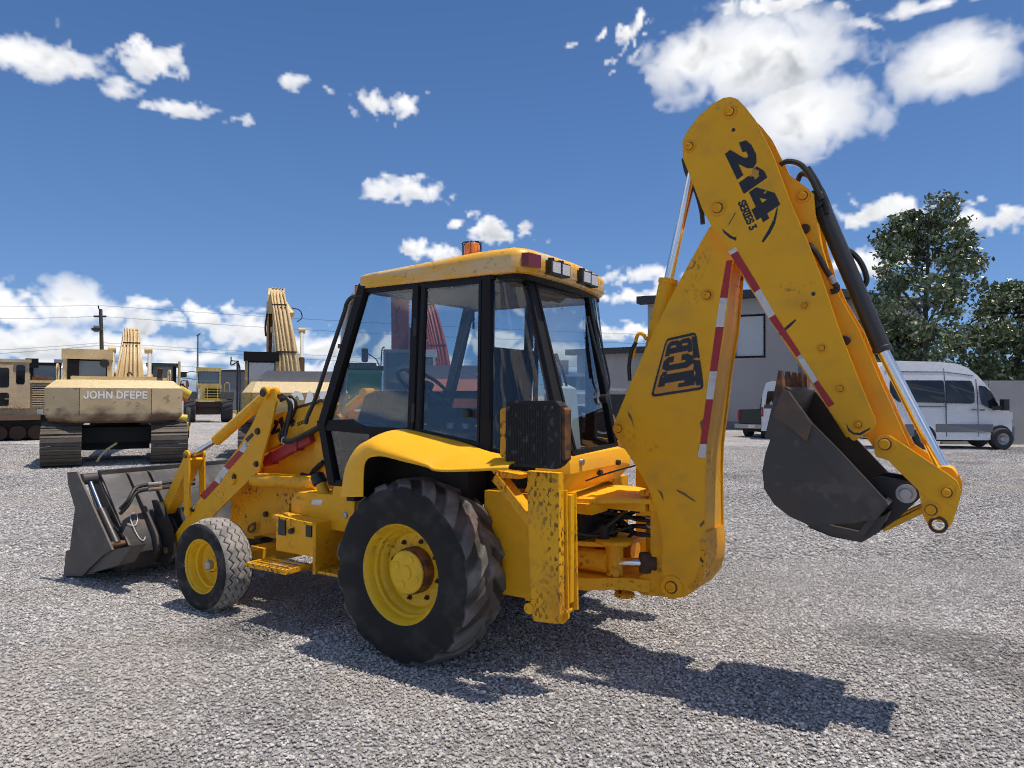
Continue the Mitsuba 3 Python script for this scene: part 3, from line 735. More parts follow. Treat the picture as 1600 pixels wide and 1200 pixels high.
# ---------------- cab
CAB = sub(BL, 'cab')
CAB_ON[0] = True
FR = 'black_frame'
add(CAB, 'front_post', beam((1.065, .78, 1.58), (.665, .78, 2.66), .07, .075, (1, 0, 0), .01), FR)
add(CAB, 'front_post', beam((1.10, -.78, 1.58), (.80, -.78, 2.66), .07, .085, (1, 0, 0), .01), FR)
add(CAB, 'lower_post', beam((1.08, .78, 1.60), (.95, .78, 1.12), .06, .07, (1, 0, 0), .008), FR)
add(CAB, 'lower_post', beam((1.10, -.78, 1.60), (.95, -.78, 1.12), .06, .07, (1, 0, 0), .008), FR)
for s in (1, -1):
    add(CAB, 'top_rail', bx(-.56, .76, s * .74, s * .80, 2.60, 2.665, .006), FR)
    add(CAB, 'hinge_post', [beam((.150, s * .775, 1.50), (.130, s * .775, 2.62), .055, .06, (0, 1, 0), .006)], FR)
    add(CAB, 'door_edge', beam((.085, s * .795, 1.52), (.055, s * .795, 2.60), .035, .02, (0, 1, 0), .003), 'cab_trim')
    add(CAB, 'rear_post', [beam((-.505, s * .775, 1.44), (-.505, s * .775, 2.63), .07, .06, (0, 1, 0), .006)], FR)
    add(CAB, 'waist_rail', plate([(1.13, 1.60), (1.12, 1.53), (.17, 1.50), (-.54, 1.42), (-.54, 1.48), (.10, 1.57), (.62, 1.565), (.78, 1.62)], s * .745, s * .80, .004), FR)
    add(CAB, 'lower_frame', [plate([(.99, 1.10), (.60, 1.10), (.60, 1.145), (.98, 1.145)], s * .75, s * .80, .004), plate([(.60, 1.10), (.50, 1.55), (.55, 1.55), (.645, 1.10)], s * .75, s * .795, .004)], FR)
    # panes
    add(CAB, 'side_window', plate([(1.04, 1.60), (.76, 1.62), (.64, 1.57), (.17, 1.56), (.17, 2.60), (.69, 2.60)], s * .772, s * .776, 0), 'glass', False)
    add(CAB, 'lower_window', plate([(1.07, 1.53), (.55, 1.51), (.60, 1.14), (.95, 1.14)], s * .77, s * .774, 0), 'glass', False)
    D = sub(BL, 'cab_door' , None)
    add(D, 'pane', plate([(.09, 1.56), (-.455, 1.475), (-.455, 2.59), (.06, 2.59)], s * .782, s * .786, 0), 'glass', False)
    add(D, 'seal', [beam((.07, s * .787, 1.555), (-.46, s * .787, 1.475), .02, .03, (0, 1, 0), .003), beam((.07, s * .787, 2.595), (-.46, s * .787, 2.595), .02, .03, (0, 1, 0), .003),
                    beam((.065, s * .787, 1.55), (.045, s * .787, 2.59), .02, .03, (0, 1, 0), .003), beam((-.45, s * .787, 1.48), (-.45, s * .787, 2.59), .02, .03, (0, 1, 0), .003)], 'cab_trim')
    add(D, 'handle', [cyl((-.37, s * .78, 1.685), (-.37, s * .845, 1.685), .028, 16, c=.008), bx(-.45, -.38, s * .784, s * .80, 1.66, 1.71)], 'black_paint')
    for zz in (1.68, 2.30):
        add(D, 'hinge', cyl((.118, s * .81, zz - .07), (.118, s * .81, zz + .07), .013, 10), 'black_paint')
    for xx, zz in ((.02, 1.60), (-.16, 1.53), (-.43, 1.60), (-.43, 1.95), (-.43, 2.30), (.02, 2.2), (-.2, 2.57), (.02, 2.57)):
        add(D, 'rivet', cyl((xx, s * .785, zz), (xx, s * .792, zz), .008, 8), 'dull_metal')


# curved rear corner panes, rear posts and the rear window
def corner(s, top, bot, yt, yb):
    P, n = [], 8
    for i in range(n + 1):
        t = i / n; a = t * PI / 2
        row = []
        for z, (xe, ye) in ((2.61, (top, yt)), (1.44, (bot, yb))):
            x = -.545 + (xe + .545) * math.sin(a) ** 1.1; y = ye + (.775 - ye) * math.cos(a) ** 1.1
            row.append((x, s * y, z))
        P.append(row)
    return grid(P)


YL, YR = .52, -.48
add(CAB, 'corner_window', corner(1, -.69, -.985, YL, YL), 'glass', True)
add(CAB, 'corner_window', corner(-1, -.62, -.85, -YR, -YR), 'glass', True)
CL = ((-.665, YL, 2.64), (-.985, YL, 1.42)); CR = ((-.60, YR, 2.66), (-.845, YR, 1.41))
add(CAB, 'corner_post', beam(CL[1], CL[0], .15, .05, (-1, 0, 0), .008, .10, .05), 'cab_trim')
add(CAB, 'corner_post', beam(CR[1], CR[0], .06, .05, (-1, 0, 0), .008, .05, .05), FR)
nb = unit(np.cross(V(*CR[1]) - V(*CL[1]), V(*CL[0]) - V(*CL[1])))
add(CAB, 'rear_window', grid([[CL[1], CL[0]], [CR[1], CR[0]]]), 'glass', False)
add(CAB, 'rear_seal', [beam(V(*CL[1]) + V(-.02, -.06, .01), V(*CL[0]) + V(-.02, -.04, 0), .025, .02, (-1, 0, 0)), beam(V(*CR[1]) + V(-.02, .03, .01), V(*CR[0]) + V(-.02, .03, 0), .02, .02, (-1, 0, 0)),
    beam(V(*CL[1]) + V(-.02, 0, .0), V(*CR[1]) + V(-.02, 0, 0), .03, .045), beam(V(*CL[0]) + V(-.02, .06, -.02), V(*CR[0]) + V(-.02, -.04, -.02), .04, .09)], FR)
add(CAB, 'rear_sill', [beam((-.54, .77, 1.43), (-.985, YL, 1.41), .05, .05), beam((-.54, -.77, 1.43), (-.845, YR, 1.40), .05, .05)], FR)
WP = sub(CAB, 'wiper')
wp = [V(*CR[1]) * (1 - t) + V(*CR[0]) * t for t in (.30, .36, .8)]
add(WP, 'motor', cyl(wp[0] + V(-.01, .10, 0), wp[0] + V(-.07, .10, 0), .035, 12), 'black_paint')
add(WP, 'arm', [tube([wp[0] + V(-.06, .10, 0), wp[1] + V(-.06, .03, .0), wp[1] + V(-.05, .02, .12), wp[2] + V(-.05, .02, 0)], .008, 6), tube([wp[1] + V(-.05, .12, .1), wp[2] + V(-.04, .14, .02)], .010, 6)], 'black_paint')
add(CAB, 'grab_rail', tube([(1.261,.8,1.574),(1.239,.8,1.636),(1.151,.8,1.79),(1.023,.8,2.092),(.869,.8,2.446),(.842,.8,2.523),(.787,.8,2.569),(.664,.8,2.574)], .017, 8), 'black_paint')
add(CAB, 'windscreen', grid([[(1.08, .74, 1.60), (.73, .74, 2.62)], [(1.08, -.74, 1.60), (.73, -.74, 2.62)]]), 'glass', False)
add(CAB, 'floor_pan', [bx(-.70, .98, -.72, .58, 1.04, 1.12, .01), bx(-.78, .2, -.62, .50, 1.12, 1.38, .02), bx(-.35, .98, .55, .74, 1.04, 1.36, .02)], 'near_black_paint')
add(CAB, 'scuttle', bx(.94, 1.10, -.72, .72, 1.12, 1.58, .02), 'near_black_paint')
# roof
def roof_ring(inset, z):
    base = Polygon([(.72, .83), (.76, .60), (.77, 0), (.74, -.60), (.70, -.83), (-.56, -.83), (-.66, -.70), (-.75, -.2), (-.80, .3), (-.825, .70), (-.77, .84)])
    g = base.buffer(-.10).buffer(.10, quad_segs=6).buffer(-inset, quad_segs=6)
    q = g.exterior
    n = 120
    p = np.array([q.interpolate(i / n, normalized=True).coords[0] for i in range(n)])
    k = np.argmin(np.abs(np.arctan2(p[:, 1], p[:, 0] + .1)))
    p = np.roll(p, -k, 0)
    return np.column_stack([p, np.full(n, z)])


def loft(rings):
    n, k = len(rings[0]), len(rings)
    v = np.vstack(rings + [rings[0].mean(0, keepdims=True), rings[-1].mean(0, keepdims=True)])
    i = np.arange(n); j = (i + 1) % n
    f = []
    for a in range(k - 1):
        o = a * n
        f += [np.column_stack([o + i, o + j, o + n + j]), np.column_stack([o + i, o + n + j, o + n + i])]
    f += [np.column_stack([np.full(n, k * n), j, i]), np.column_stack([np.full(n, k * n + 1), (k - 1) * n + i, (k - 1) * n + j])]
    m = trimesh.Trimesh(v, np.vstack(f), process=False)
    if m.volume < 0: m.invert()
    return m


tilt = lambda r: r + np.column_stack([r[:, 0] * 0, r[:, 0] * 0, np.where((r[:, 0] > -.4) & (r[:, 2] > 2.7), -(r[:, 0] + .4) * .062 * (r[:, 2] - 2.7) / .12, 0)])
RF = sub(BL, 'cab_roof')
add(RF, 'roof_shell', loft([tilt(r) for r in (roof_ring(.05, 2.628), roof_ring(.02, 2.632), roof_ring(.0, 2.66), roof_ring(.002, 2.745), roof_ring(.012, 2.775), roof_ring(.035, 2.795), roof_ring(.08, 2.81), roof_ring(.2, 2.823), roof_ring(.42, 2.83))]), 'roof_paint', 40)
add(RF, 'headliner', loft([roof_ring(.20, 2.592), roof_ring(.20, 2.62)]), 'headliner')
add(RF, 'headliner_rim', loft([roof_ring(.075, 2.596), roof_ring(.05, 2.640)]), FR)
add(RF, 'speaker', lathe([(0, -.012), (.075, -.012), (.085, 0), (0, 0)], (-.15, .25, 2.591), 'z', 24), 'seat_fabric')
add(RF, 'side_lamp', bx(.68, .76, .70, .80, 2.585, 2.66, .012), 'amber_lens')
# lamps on the roof's rear
def rear_pt(px, z, out):
    y = .62 - 1.24 * px
    x = np.interp(y, [-.7, -.2, .3, .7], [-.77, -.84, -.885, -.90])
    return V(x - out, y, z)


add(RF, 'tail_lamp', [bx(-.845, -.79, .64, .80, 2.665, 2.755, .01)], 'red_lens')
for k, yy in enumerate((.46, .31, -.08, -.24)):
    x = float(np.interp(yy, [-.7, -.2, .3, .7], [-.66, -.75, -.80, -.825])) + .035
    L = sub(RF, 'work_lamp')
    add(L, 'housing', [bx(x - .085, x - .01, yy - .068, yy + .068, 2.645, 2.740, .010), cyl((x - .04, yy, 2.735), (x - .04, yy, 2.765), .026, 12), bx(x - .04, x + .03, yy - .02, yy + .02, 2.74, 2.765)], 'black_paint')
    add(L, 'lens', bx(x - .091, x - .083, yy - .052, yy + .052, 2.655, 2.730, .003), 'lamp_lens')
BC = sub(RF, 'beacon')
bcx, bcy = -.16, .50
add(BC, 'base', cyl((bcx, bcy, 2.80), (bcx, bcy, 2.835), .065, 24), 'black_paint')
add(BC, 'lens', lathe([(.055, 0), (.060, .02), (.056, .085), (.045, .10), (0, .103)], (bcx, bcy, 2.835), 'z', 28), 'amber_lens', 40)
add(BC, 'cage', [tube([(bcx + .075 * math.cos(a), bcy + .075 * math.sin(a), 2.82), (bcx + .075 * math.cos(a), bcy + .075 * math.sin(a), 2.93), (bcx + .03 * math.cos(a), bcy + .03 * math.sin(a), 2.95)], .0035, 5) for a in np.linspace(0, 2 * PI, 6, endpoint=False)]
    + [tube([(bcx + .075 * math.cos(a), bcy + .075 * math.sin(a), 2.935) for a in np.linspace(0, 2 * PI, 17)], .0035, 5)], 'black_paint')
CAB_ON[0] = False
# exhaust
EX = sub(BL, 'exhaust')
add(EX, 'stack', tube([(1.4,.3,1.678),(1.379,.3,1.957),(1.351,.3,2.29),(1.306,.3,2.522),(1.268,.3,2.619),(1.207,.3,2.67)], .032, 14), 'dull_metal')
add(EX, 'silencer', cyl(*[(1.423,.3,1.594),(1.38,.3,2.04)], .055, 20), 'dull_metal')
add(EX, 'clamp', cyl(*[(1.37,.3,2.207),(1.366,.3,2.246)], .044, 18), 'rust')
# inside the cab
SE = sub(BL, 'seat')
add(SE, 'cushion', bx(-.12, .42, -.24, .24, 1.56, 1.70, .04), 'seat_fabric', 40)
add(SE, 'backrest', rot(bx(-.20, -.06, -.25, .25, 1.62, 2.18, .05), -.12, (0, 1, 0), (-.1, 0, 1.62)), 'seat_fabric', 40)
add(SE, 'pedestal', bx(-.10, .36, -.20, .20, 1.12, 1.56, .03), 'cab_trim')
add(SE, 'armrest', [bx(-.1, .25, .26, .32, 1.78, 1.84, .015), bx(-.1, .25, -.32, -.26, 1.78, 1.84, .015)], 'seat_fabric')
SWH = sub(BL, 'steering_wheel')
ring = [(.235 * math.cos(a), .235 * math.sin(a), 0) for a in np.linspace(0, 2 * PI, 33)]
wh = join(tube(ring, .016, 8, 1, False), beam((-.23, 0, 0), (.23, 0, 0), .035, .02), cyl((0, 0, -.03), (0, 0, .02), .05))
wh.apply_transform(trimesh.transformations.rotation_matrix(-.62, (0, 1, 0))); wh.apply_translation((.64, .08, 1.89))
add(SWH, 'rim', wh, 'black_paint')
add(SWH, 'column', cyl((.88, .05, 1.40), (.60, .05, 1.91), .045), 'cab_trim')
add(BL, 'dashboard', [plate([(1.08, 1.12), (.70, 1.12), (.74, 1.55), (.88, 1.84), (1.0, 1.80), (1.09, 1.58)], -.45, .40, .03)], 'cab_trim', 40)
add(BL, 'side_console', bx(-.45, .35, -.70, -.38, 1.40, 1.72, .03), 'cab_trim')
add(BL, 'rear_console', bx(-.70, -.45, .10, .45, 1.38, 1.62, .02), 'cab_trim')
add(BL, 'control_tower', [plate([(-.60, 1.40), (-.78, 1.40), (-.74, 1.86), (-.64, 1.90)], -.05, .22, .02)], 'pale_trim')
for yy in (.02, .09, .16):
    add(BL, 'control_lever', [tube([(-.70, yy, 1.86), (-.66, yy, 2.0), (-.62, yy, 2.07)], .009, 6), cyl((-.62, yy, 2.06), (-.60, yy, 2.12), .018, 10)], 'black_paint')
add(BL, 'inner_grab_handle', tube([(.80, -.72, 2.62), (.72, -.72, 2.60), (.71, -.72, 2.43)], .012, 6), 'black_paint')
for xx in (-.30, -.12, .02):
    add(BL, 'knob', cyl((xx, .50, 1.56), (xx, .50, 1.60), .03, 12), 'dull_metal')

# ---------------- fenders
inner = [(.54, .80, 1.08), (.50, .80, 1.27), (.42, .80, 1.42), (.34, .80, 1.52), (.23, .80, 1.555), (.05, .80, 1.535), (-.15, .80, 1.505), (-.35, .81, 1.475), (-.62, .88, 1.43), (-.95, .90, 1.40)]
crease = [(.559,1.08,1.078),(.522,1.08,1.259),(.465,1.08,1.362),(.384,1.08,1.438)] + [(.25, 1.10, 1.475)] + [(.133,1.1,1.454),(-.075,1.1,1.412),(-.258,1.1,1.37),(-.391,1.1,1.332),(-.903,1.1,1.382)][0:5]
lip = [(.291,1.12,1.104),(.286,1.12,1.272),(.275,1.12,1.335),(.239,1.12,1.372),(.173,1.12,1.388),(.096,1.12,1.392),(-.093,1.12,1.367),(-.275,1.12,1.344),(-.407,1.12,1.323),(-.916,1.12,1.365)]
for s in (1, -1):
    fn_ = sub(BL, 'fender', 'smooth yellow rear fender over the wheel' if s > 0 else None)
    flip = lambda P: [(x, y * s, z) for x, y, z in P]
    a, b, c_ = spline(flip(inner), 5), spline(flip(crease), 5), spline(flip(lip), 5)
    rows = []
    for p, q, r in zip(a, b, c_):
        e = []
        for t in np.linspace(0, 1, 7)[:-1]: e.append(p * (1 - t) + q * t + V(0, 0, .018) * math.sin(t * PI))
        k1 = q + (p - q) * .02
        e += [q + (p - q) * .05 + V(0, 0, .006), q + (r - q) * .06]
        for t in np.linspace(.2, 1, 5): e.append(q * (1 - t) + r * t + V(0, s * .012, 0) * math.sin(t * PI))
        rows.append(e)
    g = grid(rows, .008 if s > 0 else -.008)
    add(fn_, 'skin', g, 'fender_paint', True)
    add(fn_, 'wheel_well', [bx(-.36, .50, s * .60, s * .79, 1.05, 1.395, .01), plate([(.52, 1.05), (.50, 1.27), (.42, 1.42), (.36, 1.44), (.40, 1.25), (.45, 1.05)], s * .62, s * 1.06, .003)], 'near_black_paint')
    add(fn_, 'bracket', plate([(.95, 1.0), (.55, 1.02), (.56, 1.12), (.93, 1.10)], s * .70, s * .80, .006), Yc)
# seams, bolts and scuffs that the near panels show
for q in ("1126,763 1134,770 1139,778 1141,786 1139,779 1133,772", "1058,765 1070,771 1083,781 1084,783 1069,773 1057,767"):
    pass
add(BL, 'panel_bolt', [cyl((x, .43, z), (x, .437, z), .011, 8) for x, z in ((2.45, .92), (2.05, .90), (1.72, .90), (2.50, .66))], 'pin_steel', kind='stuff')
# rear apron below the rear window
apr = [((.60, 1.405), (-.50, 1.41), (-.63, 1.375), (-.47, 1.21), (.58, 1.20)), ]
AP = []
for (y, z, x) in ((.72, 1.43, -.80), (.60, 1.41, -.985), (-.46, 1.40, -.87), (-.62, 1.37, -.86)): AP.append((x, y, z))
mid = [(x - .05, y, z - .055) for x, y, z in AP]; low = [(x - .055, y, z - .11) for x, y, z in AP]; bot = [(x + .03, y * (.80 if y < 0 else 1), z - .25) for x, y, z in AP]
add(BL, 'rear_apron', grid([[AP[i], (AP[i][0] - .035, AP[i][1], AP[i][2] - .012), mid[i], low[i], (low[i][0] + .02, low[i][1], low[i][2] - .02), bot[i]] for i in range(4)], .012), 'fender_paint', 25)
for y_, z_ in ((-.30, 1.30), (.02, 1.25)):
    add(BL, 'apron_hole', cyl((-.935 if y_ < 0 else -.955, y_, z_), (-.985 if y_ < 0 else -.99, y_, z_), .02, 14), 'black_paint')
add(BL, 'apron_bolt', [lathe([(0, -.02), (.02, -.018), (.026, 0)], (-1.03, .42, 1.36), 'x', 16)], 'dull_metal')

# ---------------- rear frame, stabilisers
RFm = sub(BL, 'rear_frame')
add(RFm, 'cross_plate', plate([(-.70, .46), (.70, .46), (.72, 1.12), (-.72, 1.12)], -.80, -.765, .006, 'x'), Yw)
add(RFm, 'side_box', bx(-.86, -.45, .44, .72, .48, 1.16, .01), Yw)
add(RFm, 'side_box', bx(-.86, -.45, -.72, -.44, .48, 1.16, .01), Yw)
add(RFm, 'brace', beam((-.62, .80, 1.27), (-.95, .84, .98), .06, .10, (0, 1, 0)), Yw)
add(RFm, 'brace_foot', plate([(-.58, 1.32), (-.82, 1.30), (-.80, 1.27), (-.64, 1.27)], .70, .84, .004), Yw)
add(RFm, 'upper_arm', [plate([(-.80, -.42), (-.80, .46), (-1.10, .40), (-1.30, .24), (-1.44, .20), (-1.44, -.20), (-1.30, -.24), (-1.1, -.38)], 1.085, 1.115, .004, 'z'), bx(-1.12, -.80, .20, .44, 1.015, 1.085), bx(-1.40, -1.12, .12, .21, 1.03, 1.085)], Yw)
add(RFm, 'lower_arm', [plate([(-.80, -.42), (-.80, .44), (-1.05, .38), (-1.22, .24), (-1.42, .18), (-1.42, -.18), (-1.22, -.24), (-1.05, -.38)], .495, .575, .01, 'z')], Yw)
add(RFm, 'middle_arm', [plate([(-.80, -.34), (-.80, .36), (-1.05, .30), (-1.25, .18), (-1.25, -.18), (-1.05, -.3)], .775, .805, .004, 'z')], Yw)
add(RFm, 'slew_housing', [cyl((-.84, .26, .68), (-1.14, .23, .67), .075, 22), cyl((-1.17, .20, .58), (-1.17, .20, .80), .062, 20), cyl((-1.17, .20, .80), (-1.17, .20, .825), .13, 24)], Yx)
add(RFm, 'slew_cylinder', cyl((-.84, -.26, .68), (-1.14, -.23, .67), .075, 22), Yx)
add(RFm, 'slew_rod', cyl((-1.18, .21, .675), (-1.40, .17, .685), .030, 18), 'chrome')
add(RFm, 'slew_rod_end', [cyl((-1.385, .17, .62), (-1.385, .17, .75), .042, 16), cyl((-1.38, .17, .685), (-1.46, .15, .685), .048, 16)], 'brown_frame')
add(RFm, 'towing_eye', [tube([(-1.22 + .055 * math.cos(a), .14 + .055 * math.sin(a), .44) for a in np.linspace(0, 2 * PI, 25)], .016, 8, 1, False), beam((-1.16, .10, .45), (-1.12, .06, .53), .05, .03)], Yx)
add(RFm, 'spring_pins', [cyl((-1.36, .10 - .0 * k, .86 + .055 * k), (-1.45, .10, .86 + .055 * k), .018, 10) for k in range(5)], 'dull_metal')
random.seed(4)
for k in range(13):
    y0, z0 = random.uniform(-.3, .36), random.uniform(.84, 1.02)
    y1, z1 = .12 - .02 * (k % 4), .86 + .05 * (k % 5)
    mid_ = (-1.08 + random.uniform(-.08, .05), (y0 + y1) / 2 + random.uniform(-.08, .10), (z0 + z1) / 2 + random.uniform(-.10, .08))
    add(RFm, 'slew_hose', tube([(-.80, y0, z0), (-.92, y0 + random.uniform(-.04, .06), z0 + random.uniform(-.05, .03)), mid_, (-1.28, y1, z1), (-1.40, y1, z1)], random.choice((.011, .014, .016)), 8, 6), 'hose')
add(RFm, 'valve_block', [bx(-.98, -.82, -.25, .30, .82, 1.0, .01), cyl((-1.10, .22, .82), (-1.10, .22, .92), .04), cyl((-1.13, .12, .85), (-1.13, .2, .90), .035)], 'near_black_paint')
# king post
KP = sub(BL, 'king_post')
add(KP, 'post', [bx(-1.56, -1.42, -.165, .165, .48, 1.17, .012), cyl((-1.40, 0, .47), (-1.40, 0, 1.16), .075)], Yw)
add(KP, 'foot', plate([(-1.277,.507),(-1.347,.591),(-1.438,.646),(-1.55,.648),(-1.642,.59),(-1.659,.502),(-1.519,.478),(-1.37,.465)], -.165, .17, .008), Yw)
add(KP, 'top_plates', [bx(-1.52, -1.34, -.16, .16, 1.13, 1.165), bx(-1.52, -1.34, -.16, .16, 1.0, 1.03), bx(-1.50, -1.42, .10, .19, 1.04, 1.13)], Yx)
add(KP, 'top_link', [beam((-1.40, .08, 1.17), (-1.30, .06, 1.38), .05, .05), cyl((-1.33, .02, 1.33), (-1.33, .12, 1.33), .035)], Yx)
add(KP, 'cable', tube([(-1.0, .30, 1.22), (-1.12, .22, 1.27), (-1.30, .12, 1.33)], .006, 5), 'black_paint')
for s in (1, -1):
    SG = sub(BL, 'stabiliser', 'chipped yellow stabiliser leg folded up with black pad on top' if s > 0 else None)
    add(SG, 'leg', plate([(-.935, 1.34), (-1.160, 1.34), (-1.170, .50), (-1.155, .44), (-.985, .43), (-.97, .50)], s * .895, s * .955, .006), Yx)
    add(SG, 'guide', [plate([(-.99, 1.23), (-1.175, 1.23), (-1.19, .46), (-1.15, .42), (-1.0, .43)], s * .868, s * .885, .004), plate([(-.99, 1.21), (-1.20, 1.21), (-1.215, .50), (-1.0, .46)], s * .80, s * .815, .004), bx(-1.03, -.92, s * .74, s * .865, .46, 1.22, .006)], Yw)
    add(SG, 'guide_strip', bx(-1.195, -1.16, s * .817, s * .866, .55, 1.20), Yc)
    add(SG, 'knee_pin', cyl((-.955, s * .86, .50), (-.955, s * .965, .50), .035), Yx)
    add(SG, 'lock_pin', cyl((-1.17, s * .80, .50), (-1.17, s * .90, .50), .020), Yx)
    PD_ = sub(SG, 'pad')
    pz0, pz1, px0, px1 = 1.375, 1.775, -1.245, -.79
    o8 = lambda x0, x1, z0, z1, c: [(x0 + c, z0), (x1 - c, z0), (x1, z0 + c), (x1, z1 - c), (x1 - c, z1), (x0 + c, z1), (x0, z1 - c), (x0, z0 + c)]
    add(PD_, 'rubber', [plate(o8(px0 + .02, px1 - .055, pz0, pz1, .03), s * .985, s * 1.055, .012)] + [bx(x - .004, x + .004, s * 1.055, s * 1.0575, pz0 + .02, pz1 - .02, .001) for x in np.linspace(px0 + .12, px1 - .07, 24)], 'rubber_pad')
    add(PD_, 'plate', plate(o8(px0, px1, pz0 + .01, pz1 - .01, .045), s * .955, s * .983, .004), 'brown_frame')
    add(PD_, 'edge_flange', [plate(o8(px1 - .05, px1, pz0 + .05, pz1 - .05, .012), s * .96, s * 1.035, .004)], Yx)
    add(PD_, 'edge_flange', [plate(o8(px0, px0 + .045, pz0 + .05, pz1 - .04, .012), s * .96, s * 1.03, .004)], 'rust')
    for x_, z_ in ((px0 + .07, pz1 - .045), (px1 - .08, pz1 - .05)):
        add(PD_, 'bolt', cyl((x_, s * 1.05, z_), (x_, s * 1.068, z_), .014, 8), 'black_paint')

# ---------------- boom
BM = sub(BL, 'boom', 'raised boom plate with black lettered panel')
boom = [(-1.811,2.9),(-1.849,2.924),(-1.902,2.901),(-1.987,2.765),(-1.958,2.607),(-1.922,2.242),(-1.872,1.96),(-1.81,1.483),(-1.801,1.299),(-1.803,.931),(-1.807,.824),(-1.803,.701),(-1.775,.616),(-1.717,.542),(-1.67,.508),(-1.583,.488),(-1.533,.489),(-1.513,.519),(-1.517,.654),(-1.518,.839),(-1.5,.968),(-1.459,1.091),(-1.41,1.202),(-1.336,1.317),(-1.247,1.438),(-1.171,1.531),(-1.156,1.588),(-1.176,1.658),(-1.289,1.921),(-1.405,2.169),(-1.54,2.434),(-1.654,2.635),(-1.757,2.812)]
wz = lambda z: np.interp(z, [.5, 1.1, 2.5, 2.9], [.20, .20, .145, .13])


def taper(m):
    m = m.copy(); v = m.vertices.copy(); v[:, 1] = v[:, 1] / .2 * wz(v[:, 2]); m.vertices = v; return m


def inset(poly, d):
    g = Polygon(poly).buffer(0).buffer(-d, join_style=2)
    g = max(g.geoms, key=lambda q: q.area) if isinstance(g, MultiPolygon) else g
    return np.array(g.exterior.coords)[:-1]


def dense(poly, step=.06):
    q = np.array(poly + poly[:1]); out = []
    for a, b in zip(q[:-1], q[1:]):
        k = max(1, int(np.linalg.norm(b - a) / step))
        out += [tuple(a + (b - a) * i / k) for i in range(k)]
    return out


def tri_taper(poly, a, b, c):
    """plate() with its caps cut fine enough to bend with the boom's taper."""
    m = plate(dense(poly), a, b, c)
    return taper(m)


add(BM, 'side_plate', tri_taper(boom, .186, .2, .004), Yc)
add(BM, 'side_plate', tri_taper(boom, -.2, -.186, .004), Yc)
add(BM, 'web', tri_taper([tuple(p) for p in inset(boom, .012)], -.186, .186, .002), Yw)
add(BM, 'rear_doubler', tri_taper([(-1.803,.933),(-1.811,.824),(-1.805,.718),(-1.78,.625),(-1.721,.547),(-1.687,.574),(-1.746,.653),(-1.771,.738),(-1.772,.901)], -.203, .203, .004), Yx)
for x, z, r in [(*p, q) for p, q in zip([(-1.583,.559),(-1.195,1.58),(-1.803,2.457)], (.042, .030, .030))]:
    pin(BM, 'pivot_pin', x, z, float(wz(z)), r, 1); pin(BM, 'pivot_pin', x, z, -float(wz(z)), r, -1)
add(BM, 'pivot_boss', lathe([(.075, 0), (.075, .012), (.068, .016), (.045, .016), (.045, 0)], (*[(p[0], .2, p[1]) for p in [(-1.583,.559)]][0],), 'y', 32), Yc)
tl, tr = [(-1.924,2.671),(-1.885,2.435),(-1.86,2.249),(-1.825,1.965),(-1.802,1.785),(-1.766,1.497),(-1.751,1.411)], [(-1.961,2.671),(-1.934,2.431),(-1.911,2.246),(-1.872,1.964),(-1.849,1.785),(-1.81,1.499),(-1.803,1.409)]
for k in range(6):
    q = [tl[k], tl[k + 1], tr[k + 1], tr[k]]
    add(BM, 'hazard_tape', taper(plate(q, .2004, .2022, 0)), 'tape_white' if k % 2 else 'tape_red', False)
# the black badge
qd = [(-1.789,.2,1.85),(-1.731,.2,2.222),(-1.423,.2,1.796),(-1.529,.2,2.187)]   # (u0 v0) (u1 v0) (u0 v1) (u1 v1)
qd = [V(a, float(wz(c)) + .0004, c) for a, b, c in qd]


def badge(polys, depth, off=0.0):
    out = []
    for P in polys:
        P = (P if isinstance(P, Polygon) else Polygon(P)).segmentize(.06)
        m = trimesh.creation.extrude_polygon(P, 1.0, engine='earcut')
        u, v, w = m.vertices[:, :1], m.vertices[:, 1:2], m.vertices[:, 2:3]
        m = trimesh.Trimesh((qd[0] * (1 - u) + qd[1] * u) * (1 - v) + (qd[2] * (1 - u) + qd[3] * u) * v + V(0, 1, 0) * (off + w * depth), m.faces[:, ::-1], process=False)
        out.append(m)
    return join(out)


full = sbox(0, 0, 1, 1).buffer(-.09).buffer(.09, quad_segs=6)
BG_ = sub(BM, 'badge', 'black bordered badge reading JCB')
add(BG_, 'field', badge([full.buffer(-.012)], .0010), 'decal_orange', False)
add(BG_, 'border', badge([Polygon(full.exterior.coords, [full.buffer(-.045).exterior.coords])], .0012, .0010), 'decal_black', False)
J = Polygon([(.10, .16), (.36, .16), (.36, .76), (.41, .76), (.41, .90), (.16, .90), (.16, .76), (.21, .76), (.21, .36), (.17, .36), (.17, .48), (.10, .48)])
Cc = Polygon([(.42, .30), (.48, .16), (.60, .16), (.66, .28), (.66, .44), (.56, .44), (.56, .34), (.52, .34), (.52, .74), (.56, .74), (.56, .64), (.66, .64), (.66, .80), (.60, .90), (.48, .90), (.42, .78)])
B_ = Polygon([(.68, .16), (.88, .16), (.93, .24), (.93, .44), (.90, .52), (.93, .60), (.93, .82), (.88, .90), (.68, .90), (.68, .78), (.71, .78), (.71, .28), (.68, .28)], [[(.81, .28), (.85, .28), (.85, .44), (.81, .44)], [(.81, .62), (.85, .62), (.85, .78), (.81, .78)]])
add(BG_, 'lettering', badge([J, Cc, B_], .0014, .0011), 'decal_black', False)
add(BG_, 'shadow_block', badge([Polygon([(.08, .045), (.93, .045), (.94, .15), (.64, .15), (.55, .22), (.44, .15), (.38, .17), (.30, .12), (.22, .17), (.08, .13)])], .0013, .0011), 'decal_black', False)
